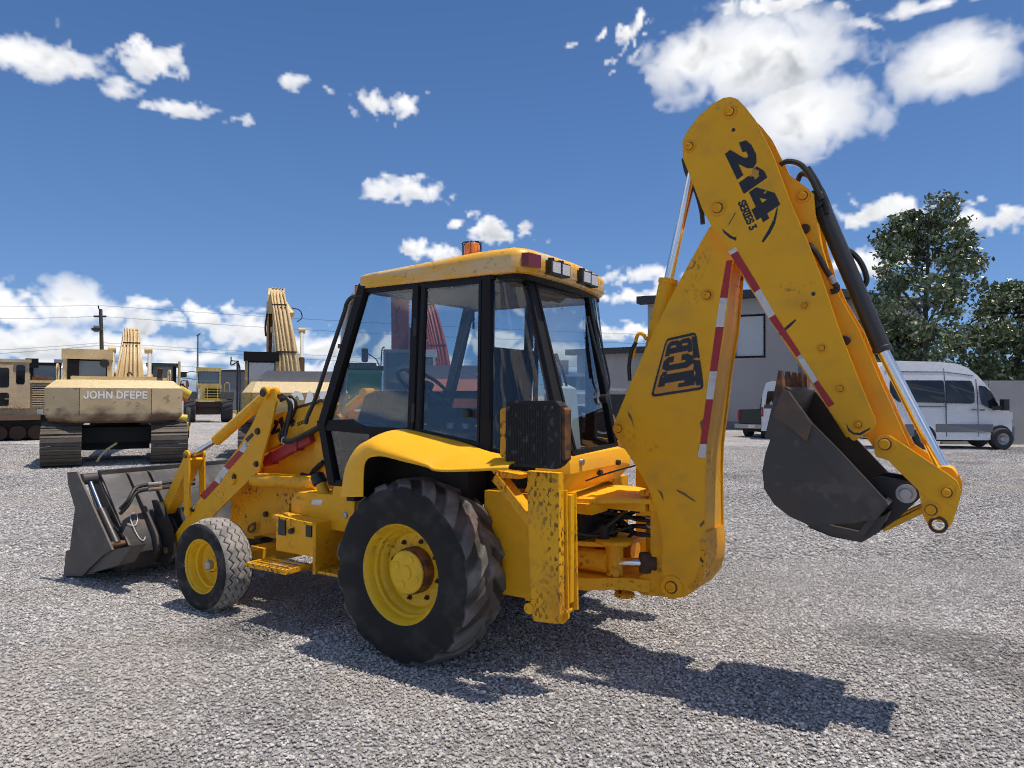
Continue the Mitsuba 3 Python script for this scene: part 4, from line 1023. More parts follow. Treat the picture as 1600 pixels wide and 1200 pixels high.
# boom cylinder on the front edge
DC = sub(BL, 'boom_cylinder')
c0, c1, c2 = [(-1.331,0,1.934),(-1.486,0,2.611),(-1.698,0,3.505)]
add(DC, 'barrel', [cyl(c0, c1, .062, 26), cyl(V(*c1) - (V(*c1) - V(*c0)) * .05, c1, .068, 26)], Yc)
add(DC, 'rod', cyl(c1, c2, .033, 20), 'chrome')
add(BM, 'grab_loop', tube([(-1.264,.1,2.065),(-1.283,.1,2.175),(-1.302,.1,2.228),(-1.335,.1,2.231),(-1.363,.1,2.194)], .013, 8), Yc)
add(BM, 'boom_hose', tube([(-1.249,.12,1.91),(-1.244,.12,2.02),(-1.263,.12,2.117),(-1.296,.12,2.174)], .014, 8), 'hose')
add(BM, 'top_hose', tube([(-1.591,0,3.424),(-1.618,0,3.314),(-1.68,0,3.182),(-1.715,0,3.048),(-1.724,0,2.96)], .016, 8), 'hose')

# ---------------- dipper
DP = sub(BL, 'dipper', 'dipper plate with black number decal and hazard tape')
dip = [(-1.976,3.684),(-1.932,3.688),(-1.865,3.666),(-1.773,3.608),(-1.692,3.52),(-1.662,3.457),(-1.666,3.354),(-1.713,3.229),(-1.795,3.001),(-1.863,2.869),(-1.965,2.728),(-2.067,2.514),(-2.197,2.301),(-2.33,2.082),(-2.429,1.922),(-2.524,1.757),(-2.646,1.581),(-2.66,1.56),(-2.676,1.553),(-2.772,1.621),(-2.786,1.65),(-2.782,1.681),(-2.711,1.87),(-2.591,2.214),(-2.513,2.477),(-2.431,2.715),(-2.333,2.968),(-2.231,3.272),(-2.127,3.509),(-2.063,3.606),(-2.02,3.66)]
add(DP, 'side_plate', plate(dip, .206, .22, .004), Yc)
add(DP, 'side_plate', plate(dip, -.22, -.206, .004), Yc)
ext = [(-2.101,3.393),(-2.24,3.247),(-2.312,3.156),(-2.411,3.065),(-2.445,3.025),(-2.452,2.912),(-2.482,2.727),(-2.531,2.542),(-2.587,2.393),(-2.686,2.203),(-2.791,1.915),(-2.849,1.769),(-2.944,1.529),(-2.89,1.458),(-2.825,1.455),(-2.766,1.511),(-2.72,1.579),(-2.629,1.639),(-2.408,2.035),(-2.177,2.479),(-2.02,2.979)]
add(DP, 'slide_plate', plate(ext, .10, .12, .004), Yc)
add(DP, 'slide_plate', plate(ext, -.12, -.10, .004), Yc)
add(DP, 'slide_web', plate([tuple(p) for p in inset(ext, .02)], -.10, .10, .002), Yc)
add(DP, 'slide_rib', beam(*[(-2.784,0,1.835),(-2.944,0,1.511)], .05, .03, (0, 1, 0)), Yw)
add(DP, 'back_web', plate([(p[0], p[1]) for p in [(-2.071,2.506),(-2.197,2.289),(-2.427,1.909),(-2.633,1.57),(-2.666,1.585),(-2.462,1.935),(-2.231,2.314),(-2.106,2.531)]], -.206, .206, .002), Yw)
add(DP, 'nose_web', plate([(-1.864,3.65),(-1.781,3.593),(-1.705,3.509),(-1.679,3.452),(-1.683,3.355),(-1.722,3.248),(-1.756,3.259),(-1.722,3.356),(-1.722,3.431),(-1.798,3.532),(-1.881,3.613)], -.206, .206, .002), Yw)
for p, r in zip([(-1.974,3.589),(-1.713,3.42),(-1.896,2.995)], (.030, .028, .036)):
    pin(DP, 'pivot_pin', *p, .22, r, 1); pin(DP, 'pivot_pin', *p, -.22, r, -1)
pin(DP, 'pivot_pin', *[(-2.385,3.022)][0], .12, .030)
for p in [(-2.41,2.345),(-2.505,2.088),(-2.604,1.852),(-2.698,1.646)]:
    pin(DP, 'wear_pad_bolt', *p, .22, .020, 1)
for p in [(-1.994,3.472),(-2.46,2.409)]:
    add(DP, 'small_hole', cyl((p[0], .218, p[1]), (p[0], .223, p[1]), .012, 12), 'black_paint')
for p in [(-1.897,3.63),(-1.976,3.643)]:
    add(DP, 'light_hole', cyl((p[0], .218, p[1]), (p[0], .2225, p[1]), .007, 10), 'dull_metal')
for p in [(-2.396,2.818),(-2.617,2.135)]:
    add(DP, 'wear_pad_bolt', cyl((p[0], .12, p[1]), (p[0], .14, p[1]), .03, 14), 'brown_frame')
tl, tr = [(-1.958,2.712),(-1.975,2.689),(-2.12,2.44),(-2.206,2.28),(-2.365,2.039),(-2.458,1.881),(-2.538,1.742)], [(-2.008,2.735),(-2.018,2.708),(-2.156,2.464),(-2.242,2.3),(-2.39,2.057),(-2.482,1.901),(-2.572,1.763)]
for k in range(6):
    add(DP, 'hazard_tape', plate([tl[k], tl[k + 1], tr[k + 1], tr[k]], .2203, .2218, 0), 'tape_red' if k % 2 else 'tape_white', False)
O, A1, A2 = [V(*p) for p in [(-1.94,.22,3.331),(-2.147,.22,2.853),(-2.081,.22,3.411)]]
add(DP, 'model_number', lettering(num214, O, (A1 - O) / 2.18, (A2 - O), (0, 1, 0)), 'decal_black', False)
O, A1, A2 = [V(*p) for p in [(-2.019,.22,3.014),(-2.091,.22,2.831),(-2.045,.22,3.024)]]
add(DP, 'series_lettering', [word('SERIES 3', .046, O + q, A1 - O, A2 - O, .0015 + i * .0001, True, np.linalg.norm(A1 - O)) for i, q in enumerate((V(0, 0, 0), unit(A1 - O) * .0025, unit(A1 - O) * .005 + unit(A2 - O) * .002))], 'decal_solid', False)
for k, q in enumerate(("1128,357 1131,364 1140,372 1150,376 1151,371 1142,368", "1137,352 1140,350 1150,332 1148,333 1142,344", "1190,377 1200,360 1209,342 1212,330 1214,322 1215,322 1213,335 1211,350 1204,364 1193,379", "1218,520 1232,508 1243,499 1244,502 1234,511 1220,523")):
    pass
sc_polys = [[(-1.921,2.862),(-1.933,2.832),(-1.969,2.796),(-2.008,2.775),(-2.012,2.795),(-1.977,2.811)], [(-1.957,2.878),(-1.969,2.884),(-2.009,2.951),(-2.001,2.948),(-1.977,2.907)], [(-2.164,2.753),(-2.202,2.815),(-2.236,2.881),(-2.247,2.926),(-2.262,2.963),(-2.255,2.906),(-2.243,2.849),(-2.217,2.798),(-2.175,2.744)], [(-2.264,2.185),(-2.319,2.236),(-2.36,2.266),(-2.363,2.256),(-2.327,2.22),(-2.271,2.173)], [(-2.633,1.657),(-2.647,1.625),(-2.673,1.6),(-2.706,1.601),(-2.759,1.632),(-2.756,1.621),(-2.71,1.587),(-2.67,1.589),(-2.643,1.61)]]
for q in sc_polys:
    add(DP, 'scrape', plate(q, .2203, .2212, 0), 'decal_black', False)
add(DP, 'corner_bracket', plate([(-2.727,1.732),(-2.779,1.69),(-2.785,1.647),(-2.769,1.617),(-2.66,1.563),(-2.64,1.599)], -.235, -.222, .003), Yw)
# bucket cylinder along the dipper's back
for q in ([(-1.482,1.186),(-1.509,1.171),(-1.522,1.142),(-1.526,1.113),(-1.513,1.137),(-1.5,1.162)], [(-1.619,1.196),(-1.67,1.175),(-1.738,1.131),(-1.742,1.123),(-1.666,1.162),(-1.614,1.187)], [(-1.261,1.703),(-1.285,1.669),(-1.308,1.596),(-1.313,1.579),(-1.289,1.635),(-1.266,1.669)], [(-1.764,1.637),(-1.785,1.658),(-1.793,1.605),(-1.777,1.572)], [(-1.768,.982),(-1.797,1.017),(-1.797,.993),(-1.776,.967)]):
    add(BM, 'scratch', taper(plate(q, .2003, .2011, 0)), 'pin_steel', False)
BC2 = sub(BL, 'bucket_cylinder', 'long black hydraulic cylinder with bright rod')
c0, c1, c2 = [(-2.465,0,2.975),(-2.802,0,2.071),(-3.114,0,1.368)]
add(BC2, 'barrel', [cyl(c0, c1, .050, 30), cyl(V(*c1) + (V(*c0) - V(*c1)) * .03, c1, .054, 30)], 'cylinder_black')
add(BC2, 'rod', cyl(c1, c2, .034, 24), 'chrome')
add(BC2, 'rod_eye', cyl((c2[0], -.07, c2[2]), (c2[0], .07, c2[2]), .055), Yw)
add(BC2, 'barrel_eye', cyl((c0[0] + .02, -.08, c0[2] + .03), (c0[0] + .02, .08, c0[2] + .03), .055), 'black_paint')
for k, pts_ in enumerate(([(-2.243,.1,3.24),(-2.296,.1,3.254),(-2.371,.1,3.218),(-2.429,.1,3.122),(-2.458,.1,3.055),(-2.487,.1,2.989)], [(-2.324,-.02,3.157),(-2.347,-.02,3.198),(-2.392,-.02,3.178),(-2.451,-.02,3.101),(-2.488,-.02,3.016),(-2.524,-.02,2.901),(-2.538,-.02,2.812)], [(-2.4,.06,3.208),(-2.458,.06,3.096),(-2.501,.06,2.972),(-2.508,.06,2.909)], [(-2.549,-.04,2.728),(-2.627,-.04,2.681),(-2.683,-.04,2.605),(-2.711,-.04,2.51),(-2.69,-.04,2.458)], [(-2.415,.13,2.721),(-2.462,.13,2.662),(-2.519,.13,2.549),(-2.557,.13,2.485),(-2.575,.13,2.438),(-2.54,.13,2.426)], [(-2.527,.1,2.434),(-2.563,.1,2.443),(-2.57,.1,2.469)])):
    add(DP, 'dipper_hose', tube(pts_, .0165, 8), 'hose')
add(DP, 'hose_ferrule', [cyl(*[(-2.436,-.02,3.111),(-2.458,-.02,3.068)], .021, 10), cyl(*[(-2.54,.13,2.517),(-2.561,.13,2.469)], .021, 10)], 'dull_metal')

# ---------------- tipping link and digging bucket
TL_ = sub(BL, 'tipping_link')
link = [(-2.781,1.534),(-2.792,1.571),(-2.821,1.591),(-2.856,1.587),(-3.083,1.424),(-3.133,1.389),(-3.173,1.354),(-3.188,1.309),(-3.185,1.261),(-3.152,1.135),(-3.123,1.091),(-3.081,1.073),(-3.048,1.084),(-3.016,1.151),(-3.001,1.246),(-2.992,1.294),(-2.941,1.347),(-2.846,1.449),(-2.785,1.466),(-2.775,1.494)]
hole = [(x, z) for x, z in [(-3.084,1.115)]][0]
ring = [(hole[0] + .030 * math.cos(a), hole[1] + .030 * math.sin(a)) for a in np.linspace(0, 2 * PI, 20, endpoint=False)]
for s in (1, -1):
    add(TL_, 'link_plate', plate(link, s * .18, s * .20, 0, holes=[ring]), Yw, False)
    for p, r in zip([(-2.83,1.54),(-3.126,1.292),(-3.052,1.193)], (.036, .028, .032)):
        pin(TL_, 'pivot_pin', *p, s * .20, r, s)
    add(TL_, 'hole_ring', lathe([(.046, 0), (.046, s * .006), (.031, s * .006), (.031, 0)], (hole[0], s * .2, hole[1]), 'y', 24), 'brown_frame')
for p in [(-2.83,1.54),(-3.126,1.292),(-3.052,1.193)]: add(TL_, 'cross_tube', cyl((p[0], -.18, p[1]), (p[0], .18, p[1]), .045), Yw)
add(TL_, 'lower_link', [beam(*[(-3.037,.1,1.195),(-2.808,.1,1.05)], .03, .075, (0, 1, 0))] + [beam(*[(-3.039,-.1,1.199),(-2.801,-.1,1.049)], .03, .075, (0, 1, 0))], Yw)
add(TL_, 'inner_block', plate([(-2.857,1.516),(-3.072,1.379),(-3.004,1.276),(-2.942,1.335),(-2.847,1.437)], -.15, .15, .01), Yw)
DB = sub(BL, 'digging_bucket', 'dark steel digging bucket with rusty teeth hung below the dipper')
sidep = [(-2.332,1.842),(-2.283,1.72),(-2.276,1.647),(-2.254,1.55),(-2.228,1.473),(-2.21,1.369),(-2.22,1.267),(-2.276,1.181),(-2.363,1.117),(-2.467,1.079),(-2.667,1.108),(-2.806,1.145),(-2.862,1.231),(-2.857,1.248),(-2.633,1.5),(-2.488,1.652),(-2.432,1.731),(-2.361,1.833)]
for s in (1, -1):
    add(DB, 'side_plate', plate(sidep, s * .385, s * .40, .003), 'bucket_steel')
    add(DB, 'edge_doubler', plate([(-2.332,1.84),(-2.286,1.718),(-2.279,1.673),(-2.385,1.628),(-2.46,1.55),(-2.797,1.164),(-2.862,1.231),(-2.857,1.248),(-2.633,1.5),(-2.488,1.652),(-2.432,1.731),(-2.361,1.833)], s * .40, s * .412, .004), 'bucket_steel')
    add(DB, 'side_cutter', plate([(-2.332,1.844),(-2.283,1.718),(-2.276,1.692),(-2.357,1.642),(-2.46,1.55),(-2.488,1.645),(-2.432,1.731),(-2.361,1.833)], s * .4125, s * .424, .004), 'cutter_steel')
back = [(-2.337,1.862),(-2.283,1.72),(-2.254,1.55),(-2.228,1.473),(-2.21,1.369),(-2.22,1.267),(-2.276,1.181),(-2.363,1.117),(-2.467,1.079),(-2.586,1.052),(-2.731,1.032)]
bi = [(x + .012 * (1 if True else 0), z + .014) for x, z in back]
add(DB, 'shell', plate(back + [(-2.753,1.063),(-2.593,1.084),(-2.479,1.116),(-2.384,1.154),(-2.303,1.205),(-2.253,1.283),(-2.239,1.367),(-2.257,1.465),(-2.282,1.544),(-2.311,1.711),(-2.358,1.847)], -.385, .385, .002), 'bucket_steel')
add(DB, 'hinge_box', plate([(-2.44,1.072),(-2.569,1.027),(-2.724,1.001),(-2.817,1.071),(-2.861,1.17),(-2.795,1.143),(-2.653,1.115)], -.30, .34, .004), 'bucket_steel')
add(DB, 'inner_floor', plate([(-2.731,1.032),(-2.865,1.224),(-2.841,1.243),(-2.715,1.065)], -.385, .385, .002), 'bucket_steel')
for s in (.14, -.14):
    add(DB, 'hinge_ear', plate([(-2.76,1.336),(-2.794,1.353),(-2.954,1.333),(-2.988,1.296),(-2.994,1.245),(-2.883,1.118),(-2.794,1.04),(-2.737,.994),(-2.703,.97),(-2.543,.984),(-2.408,1.03),(-2.647,1.136),(-2.826,1.188)], s - .02, s + .02, .004), 'black_paint')
for s in (1, -1):
    p = [(-2.93,1.267)][0]
    add(DB, 'hinge_pin', [lathe([(0, s * .05), (.030, s * .05), (.034, s * .044), (.034, s * .01), (.052, s * .01), (.055, 0)], (p[0], s * .16, p[1]), 'y', 26)], 'dull_metal')
add(DB, 'hinge_tube', cyl((p[0], -.14, p[1]), (p[0], .14, p[1]), .045), 'black_paint')
tb, tt = [(-2.285,1.723),(-2.301,1.835),(-2.305,1.975)][1:], None
for k, yy in enumerate(np.linspace(.35, -.35, 5)):
    b0, b1, b2 = V(-2.275, yy, 1.68), V(-2.30, yy, 1.80), V(-2.305, yy, 1.955)
    TT = sub(DB, 'tooth')
    add(TT, 'tip', beam(b1, b2, .085, .060, (1, 0, 0), .01, .055, .016), 'rust')
    add(TT, 'adapter', [beam(b0 - V(-.03, 0, .12), b1, .075, .05, (1, 0, 0), .012)], 'bucket_steel')
add(DB, 'cutting_edge', beam((-2.27, .40, 1.745), (-2.27, -.40, 1.745), .10, .022), 'bucket_steel')
# ------------------------------------------------------------------ the yard behind: axes x right, y ahead, z up, from the place the picture is taken
YM = np.eye(4)
YM[:3, 0], YM[:3, 1], YM[:3, 3] = (-0.8358, -0.5490, 0), (0.5490, -0.8358, 0), (-3.3, 4.724, 0)


class At:
    """Places meshes of a thing built about its own origin at (x, y) in the yard, turned by 'turn' degrees."""
    def __init__(s, x, y, turn=0.0, scale=1.0):
        s.M = YM @ trimesh.transformations.translation_matrix([x, y, 0]) @ trimesh.transformations.rotation_matrix(math.radians(turn), (0, 0, 1)) @ np.diag([scale, scale, scale, 1])

    def add(s, parent, name, mesh, m, smooth=32, **kw):
        mesh = join(mesh).copy(); mesh.apply_transform(s.M)
        return add(parent, name, mesh, m, smooth, **kw)


HERE = At(0, 0)


def frame_xz(x0, x1, z0, z1, t, y0, y1, c=.004):
    return [bx(x0, x1, y0, y1, z0, z0 + t, c), bx(x0, x1, y0, y1, z1 - t, z1, c), bx(x0, x0 + t, y0 + .001, y1 - .001, z0 + t, z1 - t, c), bx(x1 - t, x1, y0 + .001, y1 - .001, z0 + t, z1 - t, c)]


def crawler_track(A, E, x, w, L, h, n, pitch_seed=0, detail=True):
    """A crawler track lengthwise along y, its rear end at y = 0."""
    K = sub(E, 'crawler_track')
    r = h / 2
    A.add(K, 'track_frame', [bx(x - w * .28, x + w * .28, r, L - r, h * .25, h * .75, .02), cyl((x - w * .25, r, r), (x + w * .25, r, r), r * .82, 24), cyl((x - w * .25, L - r, r), (x + w * .25, L - r, r), r * .82, 24)], 'brown_frame')
    per = 2 * (L - 2 * r) + 2 * PI * r
    for k in range(n):
        s = (k + .5) / n * per
        if s < L - 2 * r: p, a = (r + s, 0.0), 0
        elif s < L - 2 * r + PI * r:
            t = (s - (L - 2 * r)) / r; p, a = (L - r + r * math.sin(t), r - r * math.cos(t)), t
        elif s < 2 * (L - 2 * r) + PI * r: p, a = (L - r - (s - (L - 2 * r) - PI * r), h), PI
        else:
            t = (s - 2 * (L - 2 * r) - PI * r) / r; p, a = (r - r * math.sin(t), r + r * math.cos(t)), PI + t
        if p[0] > L * .62: continue
        b = join(bx(-w / 2, w / 2, -per / n * .47, per / n * .47, 0, .03, .004), bx(-w / 2, w / 2, -.012, .012, -.035, .001, .003))
        b = mv(rot(b, a, (1, 0, 0)), x, p[0], p[1])
        A.add(K, 'track_shoe', b, 'track_steel', False)
    return K


def excavator_boom(A, E, pts, widths, w, x, paint, pipes=4, pipe_mat=None, name='boom', lean=0.0, tap=(1.0, 1.0)):
    """A curved boom seen along its length: spine points (y, z), depths, width w at x, with hydraulic pipes along its back."""
    B = sub(E, name)
    p = spline([(0, *q) for q in pts], 8)[:, 1:]
    wd = np.interp(np.linspace(0, 1, len(p)), np.linspace(0, 1, len(widths)), widths)
    t = np.gradient(p, axis=0); t /= np.linalg.norm(t, axis=1, keepdims=True)
    nn = np.stack([-t[:, 1], t[:, 0]], 1)
    poly = [tuple(q) for q in p + nn * wd[:, None] / 2] + [tuple(q) for q in (p - nn * wd[:, None] / 2)[::-1]]
    lean_, tap_ = lean, tap
    def shape(m):
        m = join(m).copy(); v = m.vertices.copy(); f_ = np.clip((v[:, 2] - p[0, 1]) / (p[:, 1].max() - p[0, 1]), 0, 1)
        v[:, 0] = x + (v[:, 0] - x) * (tap_[0] + (tap_[1] - tap_[0]) * f_ ** 1.3) + lean_ * f_ ** 1.6; m.vertices = v; return m
    A.add(B, 'beam', shape(plate(dense(poly, .25), x - w / 2, x + w / 2, .012, 'x')), paint, 40)
    for k in range(pipes):
        xx = x + w * (-.40 + .80 * k / max(1, pipes - 1))
        for sgn, m in ((1, pipe_mat or paint),):
            q = p - nn * (wd[:, None] / 2 + .05) * sgn
            q2 = p + nn * (wd[:, None] / 2 + .05) * sgn
            up = q if q[len(q) // 2, 0] < q2[len(q) // 2, 0] else q2
            A.add(B, 'pipe', shape(tube(np.column_stack([np.full(len(up), xx) + .03 * np.sin(np.linspace(0, 5, len(up)) + k), up]), .034, 6, 1, False)), m)
    for f_ in (.3, .62, .85):
        i = int(f_ * (len(p) - 1))
        q = p - nn * (wd[:, None] / 2 + .06); q2 = p + nn * (wd[:, None] / 2 + .06)
        up = q if q[len(q) // 2, 0] < q2[len(q) // 2, 0] else q2
        A.add(B, 'pipe_clamp', shape(bx(x - w * .46, x + w * .46, up[i][0] - .05, up[i][0] + .02, up[i][1] - .02, up[i][1] + .02)), 'brown_frame')
    return B, p


def counterweight(A, E, hw, cham, z0, z1, z2, m, depth=1.3, lift=.18, top='cream_sunlit'):
    """A counterweight with a flat back, slanting rear corners, a bevelled top edge and a rounded foot."""
    out = [(-hw, depth), (-hw, cham[1]), (-cham[0], 0), (cham[0], 0), (hw, cham[1]), (hw, depth)]
    rings = []
    for z, d in ((z0, .26), (z0 + lift * .6, .10), (z0 + lift * 1.6, .02), (z0 + lift * 2.4, 0), (z1, 0), (z2, .22), (z2 + .01, .5)):
        g = Polygon(out).buffer(-d, join_style=2) if d else Polygon(out)
        q = np.array(g.exterior.coords)[:-1]
        if not g.exterior.is_ccw: q = q[::-1]
        k = np.argmin(q[:, 0] * 2 - q[:, 1]); q = np.roll(q, -k, 0)
        rings.append(np.column_stack([q, np.full(len(q), z)]))
    n = min(map(len, rings)); rings = [r[:n] for r in rings]
    K = sub(E, 'counterweight')
    A.add(K, 'block', loft(rings[:5]), m, 20)
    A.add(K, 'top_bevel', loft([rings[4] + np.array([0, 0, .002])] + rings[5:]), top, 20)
    for sx in (-1, 1):
        A.add(K, 'seam', bx(sx * cham[0] - .007, sx * cham[0] + .007, -.004, .03, z0 + lift * 2, z1 - .01, .001), 'brown_frame')
    return K


def cab_box(A, E, x0, x1, y0, y1, z0, z1, paint, roof, glass='sky_glass', post=.09, sill=.0):
    K = sub(E, 'cab')
    zs = z0 + sill
    A.add(K, 'roof', bx(x0 - .03, x1 + .03, y0 - .05, y1 + .03, z1 - .26, z1, .06), roof, 40)
    for xx in (x0, x1 - post):
        for yy in (y0, y1 - post):
            A.add(K, 'post', bx(xx, xx + post, yy, yy + post, z0, z1 - .24, .01), paint)
    if sill: A.add(K, 'lower_panel', [bx(x0 + .01, x1 - .01, y0 + .01, y1 - .01, z0, zs, .02)], paint)
    A.add(K, 'rear_window', bx(x0 + post, x1 - post, y0 + .03, y0 + .04, zs + .02, z1 - .28, .002), glass)
    A.add(K, 'side_window', bx(x1 - .04, x1 - .03, y0 + post, y1 - post, zs + .02, z1 - .28, .002), glass)
    A.add(K, 'side_window', bx(x0 + .03, x0 + .04, y0 + post, y1 - post, zs + .02, z1 - .28, .002), glass)
    A.add(K, 'window_seal', frame_xz(x0 + post - .02, x1 - post + .02, zs, z1 - .26, .045, y0 + .005, y0 + .045), 'black_frame')
    return K


def face(px, d):
    """Where a thing stands that is seen head-on at this bearing: offset to the right, and the turn that faces it."""
    return (px - 800) / 1125.2 * d, math.degrees(math.atan((800 - px) / 1125.2))


# --- the cream excavator, its back to us
x, t = face(182, 18.0)
A = At(x, 18.0, t)
E = thing('excavator', 'cream crawler excavator seen from behind with worn white lettering on its counterweight', 'excavator')
crawler_track(A, E, -1.17, .86, 4.2, 1.05, 46)
crawler_track(A, E, 1.22, .86, 4.2, 1.05, 46)
A.add(E, 'undercarriage', [bx(-.85, .85, .9, 3.0, .55, .95, .05), cyl((0, 1.9, .9), (0, 1.9, 1.2), .62, 28), bx(-.8, .8, 1.2, 2.6, .35, .6, .04)], 'near_black_paint')
A.add(E, 'upper_deck', bx(-1.42, 1.40, .6, 3.2, 1.14, 1.42, .02), 'cream')
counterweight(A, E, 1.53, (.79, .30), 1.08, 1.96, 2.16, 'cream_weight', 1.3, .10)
A.add(E, 'engine_cover', [bx(-1.0, .92, .40, 2.2, 2.10, 2.26, .05), bx(-1.40, 1.40, 1.3, 2.3, 1.42, 2.1, .03)], 'cream', 40)
A.add(E, 'lettering', word('JOHN DFEPE', .175, (-.72, -.002, 1.70), (1, 0, 0), (0, 0, 1), .004, True, 1.40), 'letter_grey', False)
A.add(E, 'number_lettering', word('7 2', .10, (.20, -.002, 1.50), (1, 0, 0), (0, 0, 1), .003, False, .30), 'faded_letter', False)
A.add(E, 'hook', [tube([(.27, .9, 2.26), (.25, .9, 2.34), (.31, .9, 2.38), (.36, .9, 2.3)], .02, 6)], 'brown_frame')
cab_box(A, E, -1.22, -.12, 1.3, 2.9, 1.45, 2.98, 'cream', 'cream', 'sky_glass', .10, .55)
A.add(E, 'cab_shutter', bx(-1.12, -.86, 1.27, 1.30, 1.98, 2.70, .004), 'black_frame')
B, p = excavator_boom(A, E, [(1.6, 1.7), (1.9, 2.6), (2.5, 3.2), (3.3, 3.35), (4.5, 2.9), (6.0, 2.0)], [.7, .7, .62, .55, .5, .42], .58, .30, 'cream', 5, None, 'boom', .06, (1.30, .72))
for xx in (-.12, .78):
    C_ = sub(E, 'boom_cylinder')
    A.add(C_, 'barrel', cyl((xx, 1.4, 1.5), (xx + .02, 1.9, 2.35), .085, 18), 'cream')
    A.add(C_, 'rod', cyl((xx + .02, 1.9, 2.35), (xx + .03, 2.2, 3.02), .05, 14), 'far_white')
    A.add(C_, 'rod_eye', cyl((xx - .1, 2.2, 3.04), (xx + .1, 2.2, 3.04), .09, 16), 'cream')
A.add(E, 'handrail', [tube([(-1.30, .5, 2.16), (-1.30, .5, 2.52), (-1.30, 1.2, 2.52), (-1.30, 1.2, 2.16)], .018, 6, 4), tube([(1.25, .6, 2.1), (1.25, .6, 2.42), (1.25, 1.5, 2.42), (1.25, 1.5, 2.1)], .018, 6, 4)], 'cream', kind='stuff')
A.add(E, 'lifting_eye', [bx(sx - .05, sx + .05, .55, .65, 2.1, 2.24, .02) for sx in (-1.15, 1.12)], 'cream', kind='stuff')
A.add(E, 'cab_mirror', lathe([(0, -.01), (.10, -.01), (.11, .01), (0, .02)], (-.28, 1.22, 2.62), 'y', 18), 'black_paint')
A.add(E, 'exhaust_pipe', cyl((1.02, 1.6, 2.26), (1.06, 1.55, 2.52), .07, 14), 'brown_frame')
A.add(E, 'lower_hose', tube([(.02, .6, .55), (-.25, .5, .35), (-.42, .45, .1)], .03, 6), 'cream')

# --- the ochre excavator with the tall boom, partly behind the backhoe's arms
x, t = face(470, 19.6)
A = At(x, 19.6, t)
E2 = thing('excavator', 'ochre crawler excavator with tall raised boom and big pale letters, behind the loader arms', 'excavator')
crawler_track(A, E2, -1.20, .80, 4.2, 1.0, 44)
crawler_track(A, E2, 1.20, .80, 4.2, 1.0, 44)
A.add(E2, 'undercarriage', [bx(-.85, .85, .9, 3.0, .5, .9, .05), cyl((0, 1.9, .9), (0, 1.9, 1.2), .62, 28)], 'near_black_paint')
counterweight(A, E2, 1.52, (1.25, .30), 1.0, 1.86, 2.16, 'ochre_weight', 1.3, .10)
A.add(E2, 'upper_deck', bx(-1.45, 1.45, .6, 3.2, 1.05, 1.3, .02), 'cream')
A.add(E2, 'engine_cover', [loft([np.array([(a * 1.02, b, z) for a, b in ((-1, .35), (1, .35), (1, 2.0), (-1, 2.0))]) * np.array([k, 1, 1]) for z, k in ((2.14, 1.0), (2.34, 1.0), (2.46, .88))])], 'grey_hood', False)
A.add(E2, 'lettering', [word('CAT', .58, (-.33 + q, -.002 - q * .02, 1.28 + r_), (1, 0, 0), (0, 0, 1), .005, True, .98) for q, r_ in ((0, 0), (.03, 0), (.06, 0), (.03, .03))], 'letter_grey', False)
cab_box(A, E2, -1.52, -.62, 1.2, 2.9, 1.2, 3.02, 'ochre_weight', 'black_frame', 'blind', .08, .80)
A.add(E2, 'handrail', tube([(-1.62, .9, 1.3), (-1.64, .9, 2.6), (-1.85, .9, 2.62), (-1.86, .9, 2.75)], .02, 6), 'black_paint')
B, p = excavator_boom(A, E2, [(1.7, 1.7), (1.75, 2.8), (2.2, 3.9), (3.1, 4.65), (4.3, 4.95)], [.75, .72, .66, .6, .55], .62, -.30, 'cream', 5, None, 'boom', -.42, (1.15, .66))
A.add(B, 'boom_head', [plate([(2.9, 4.3), (3.5, 4.4), (3.9, 5.05), (3.5, 5.17), (3.0, 4.9)], -1.00, -.64, .02, 'x'), cyl((-1.02, 3.5, 5.0), (-.6, 3.5, 5.0), .10), cyl((-.72, 3.2, 4.95), (-.30, 2.7, 4.25), .12, 16)], 'cream')
DA = sub(E2, 'dipper_arm')
A.add(DA, 'beam', [plate([(3.1, 4.7), (3.7, 4.7), (3.9, 2.6), (3.4, 2.4)], -1.04, -.98, .01, 'x'), plate([(3.1, 4.7), (3.7, 4.7), (3.9, 2.6), (3.4, 2.4)], -.62, -.56, .01, 'x')], 'cream')
A.add(DA, 'web', plate([(3.3, 4.7), (3.6, 4.7), (3.8, 2.6), (3.5, 2.4)], -.98, -.62, .005, 'x'), 'rust')
A.add(DA, 'rod', cyl((-.78, 3.2, 2.6), (-.78, 3.0, 4.2), .07, 14), 'chrome')
for xx in (-.78, .02):
    C_ = sub(E2, 'boom_cylinder')
    A.add(C_, 'barrel', cyl((xx, 1.5, 1.6), (xx, 1.9, 2.9), .085, 18), 'brown_frame')
    A.add(C_, 'rod', cyl((xx, 1.9, 2.9), (xx, 2.3, 3.75), .05, 14), 'far_white')
    A.add(C_, 'rod_eye', cyl((xx - .1, 2.3, 3.75), (xx + .1, 2.3, 3.75), .09, 16), 'cream')
A.add(B, 'loose_hose', [tube([(-.30, 2.9, 4.5), (-.05, 2.8, 4.42), (.02, 2.8, 4.2), (-.12, 2.6, 4.05)], .018, 6), tube([(-1.0, 3.0, 4.4), (-1.06, 2.9, 3.9), (-1.04, 2.9, 3.6)], .03, 6)], 'hose')
A.add(E2, 'side_rail', [beam((1.35, .6, 1.75), (.35, .5, 1.45), .08, .08)], 'grille_yellow')

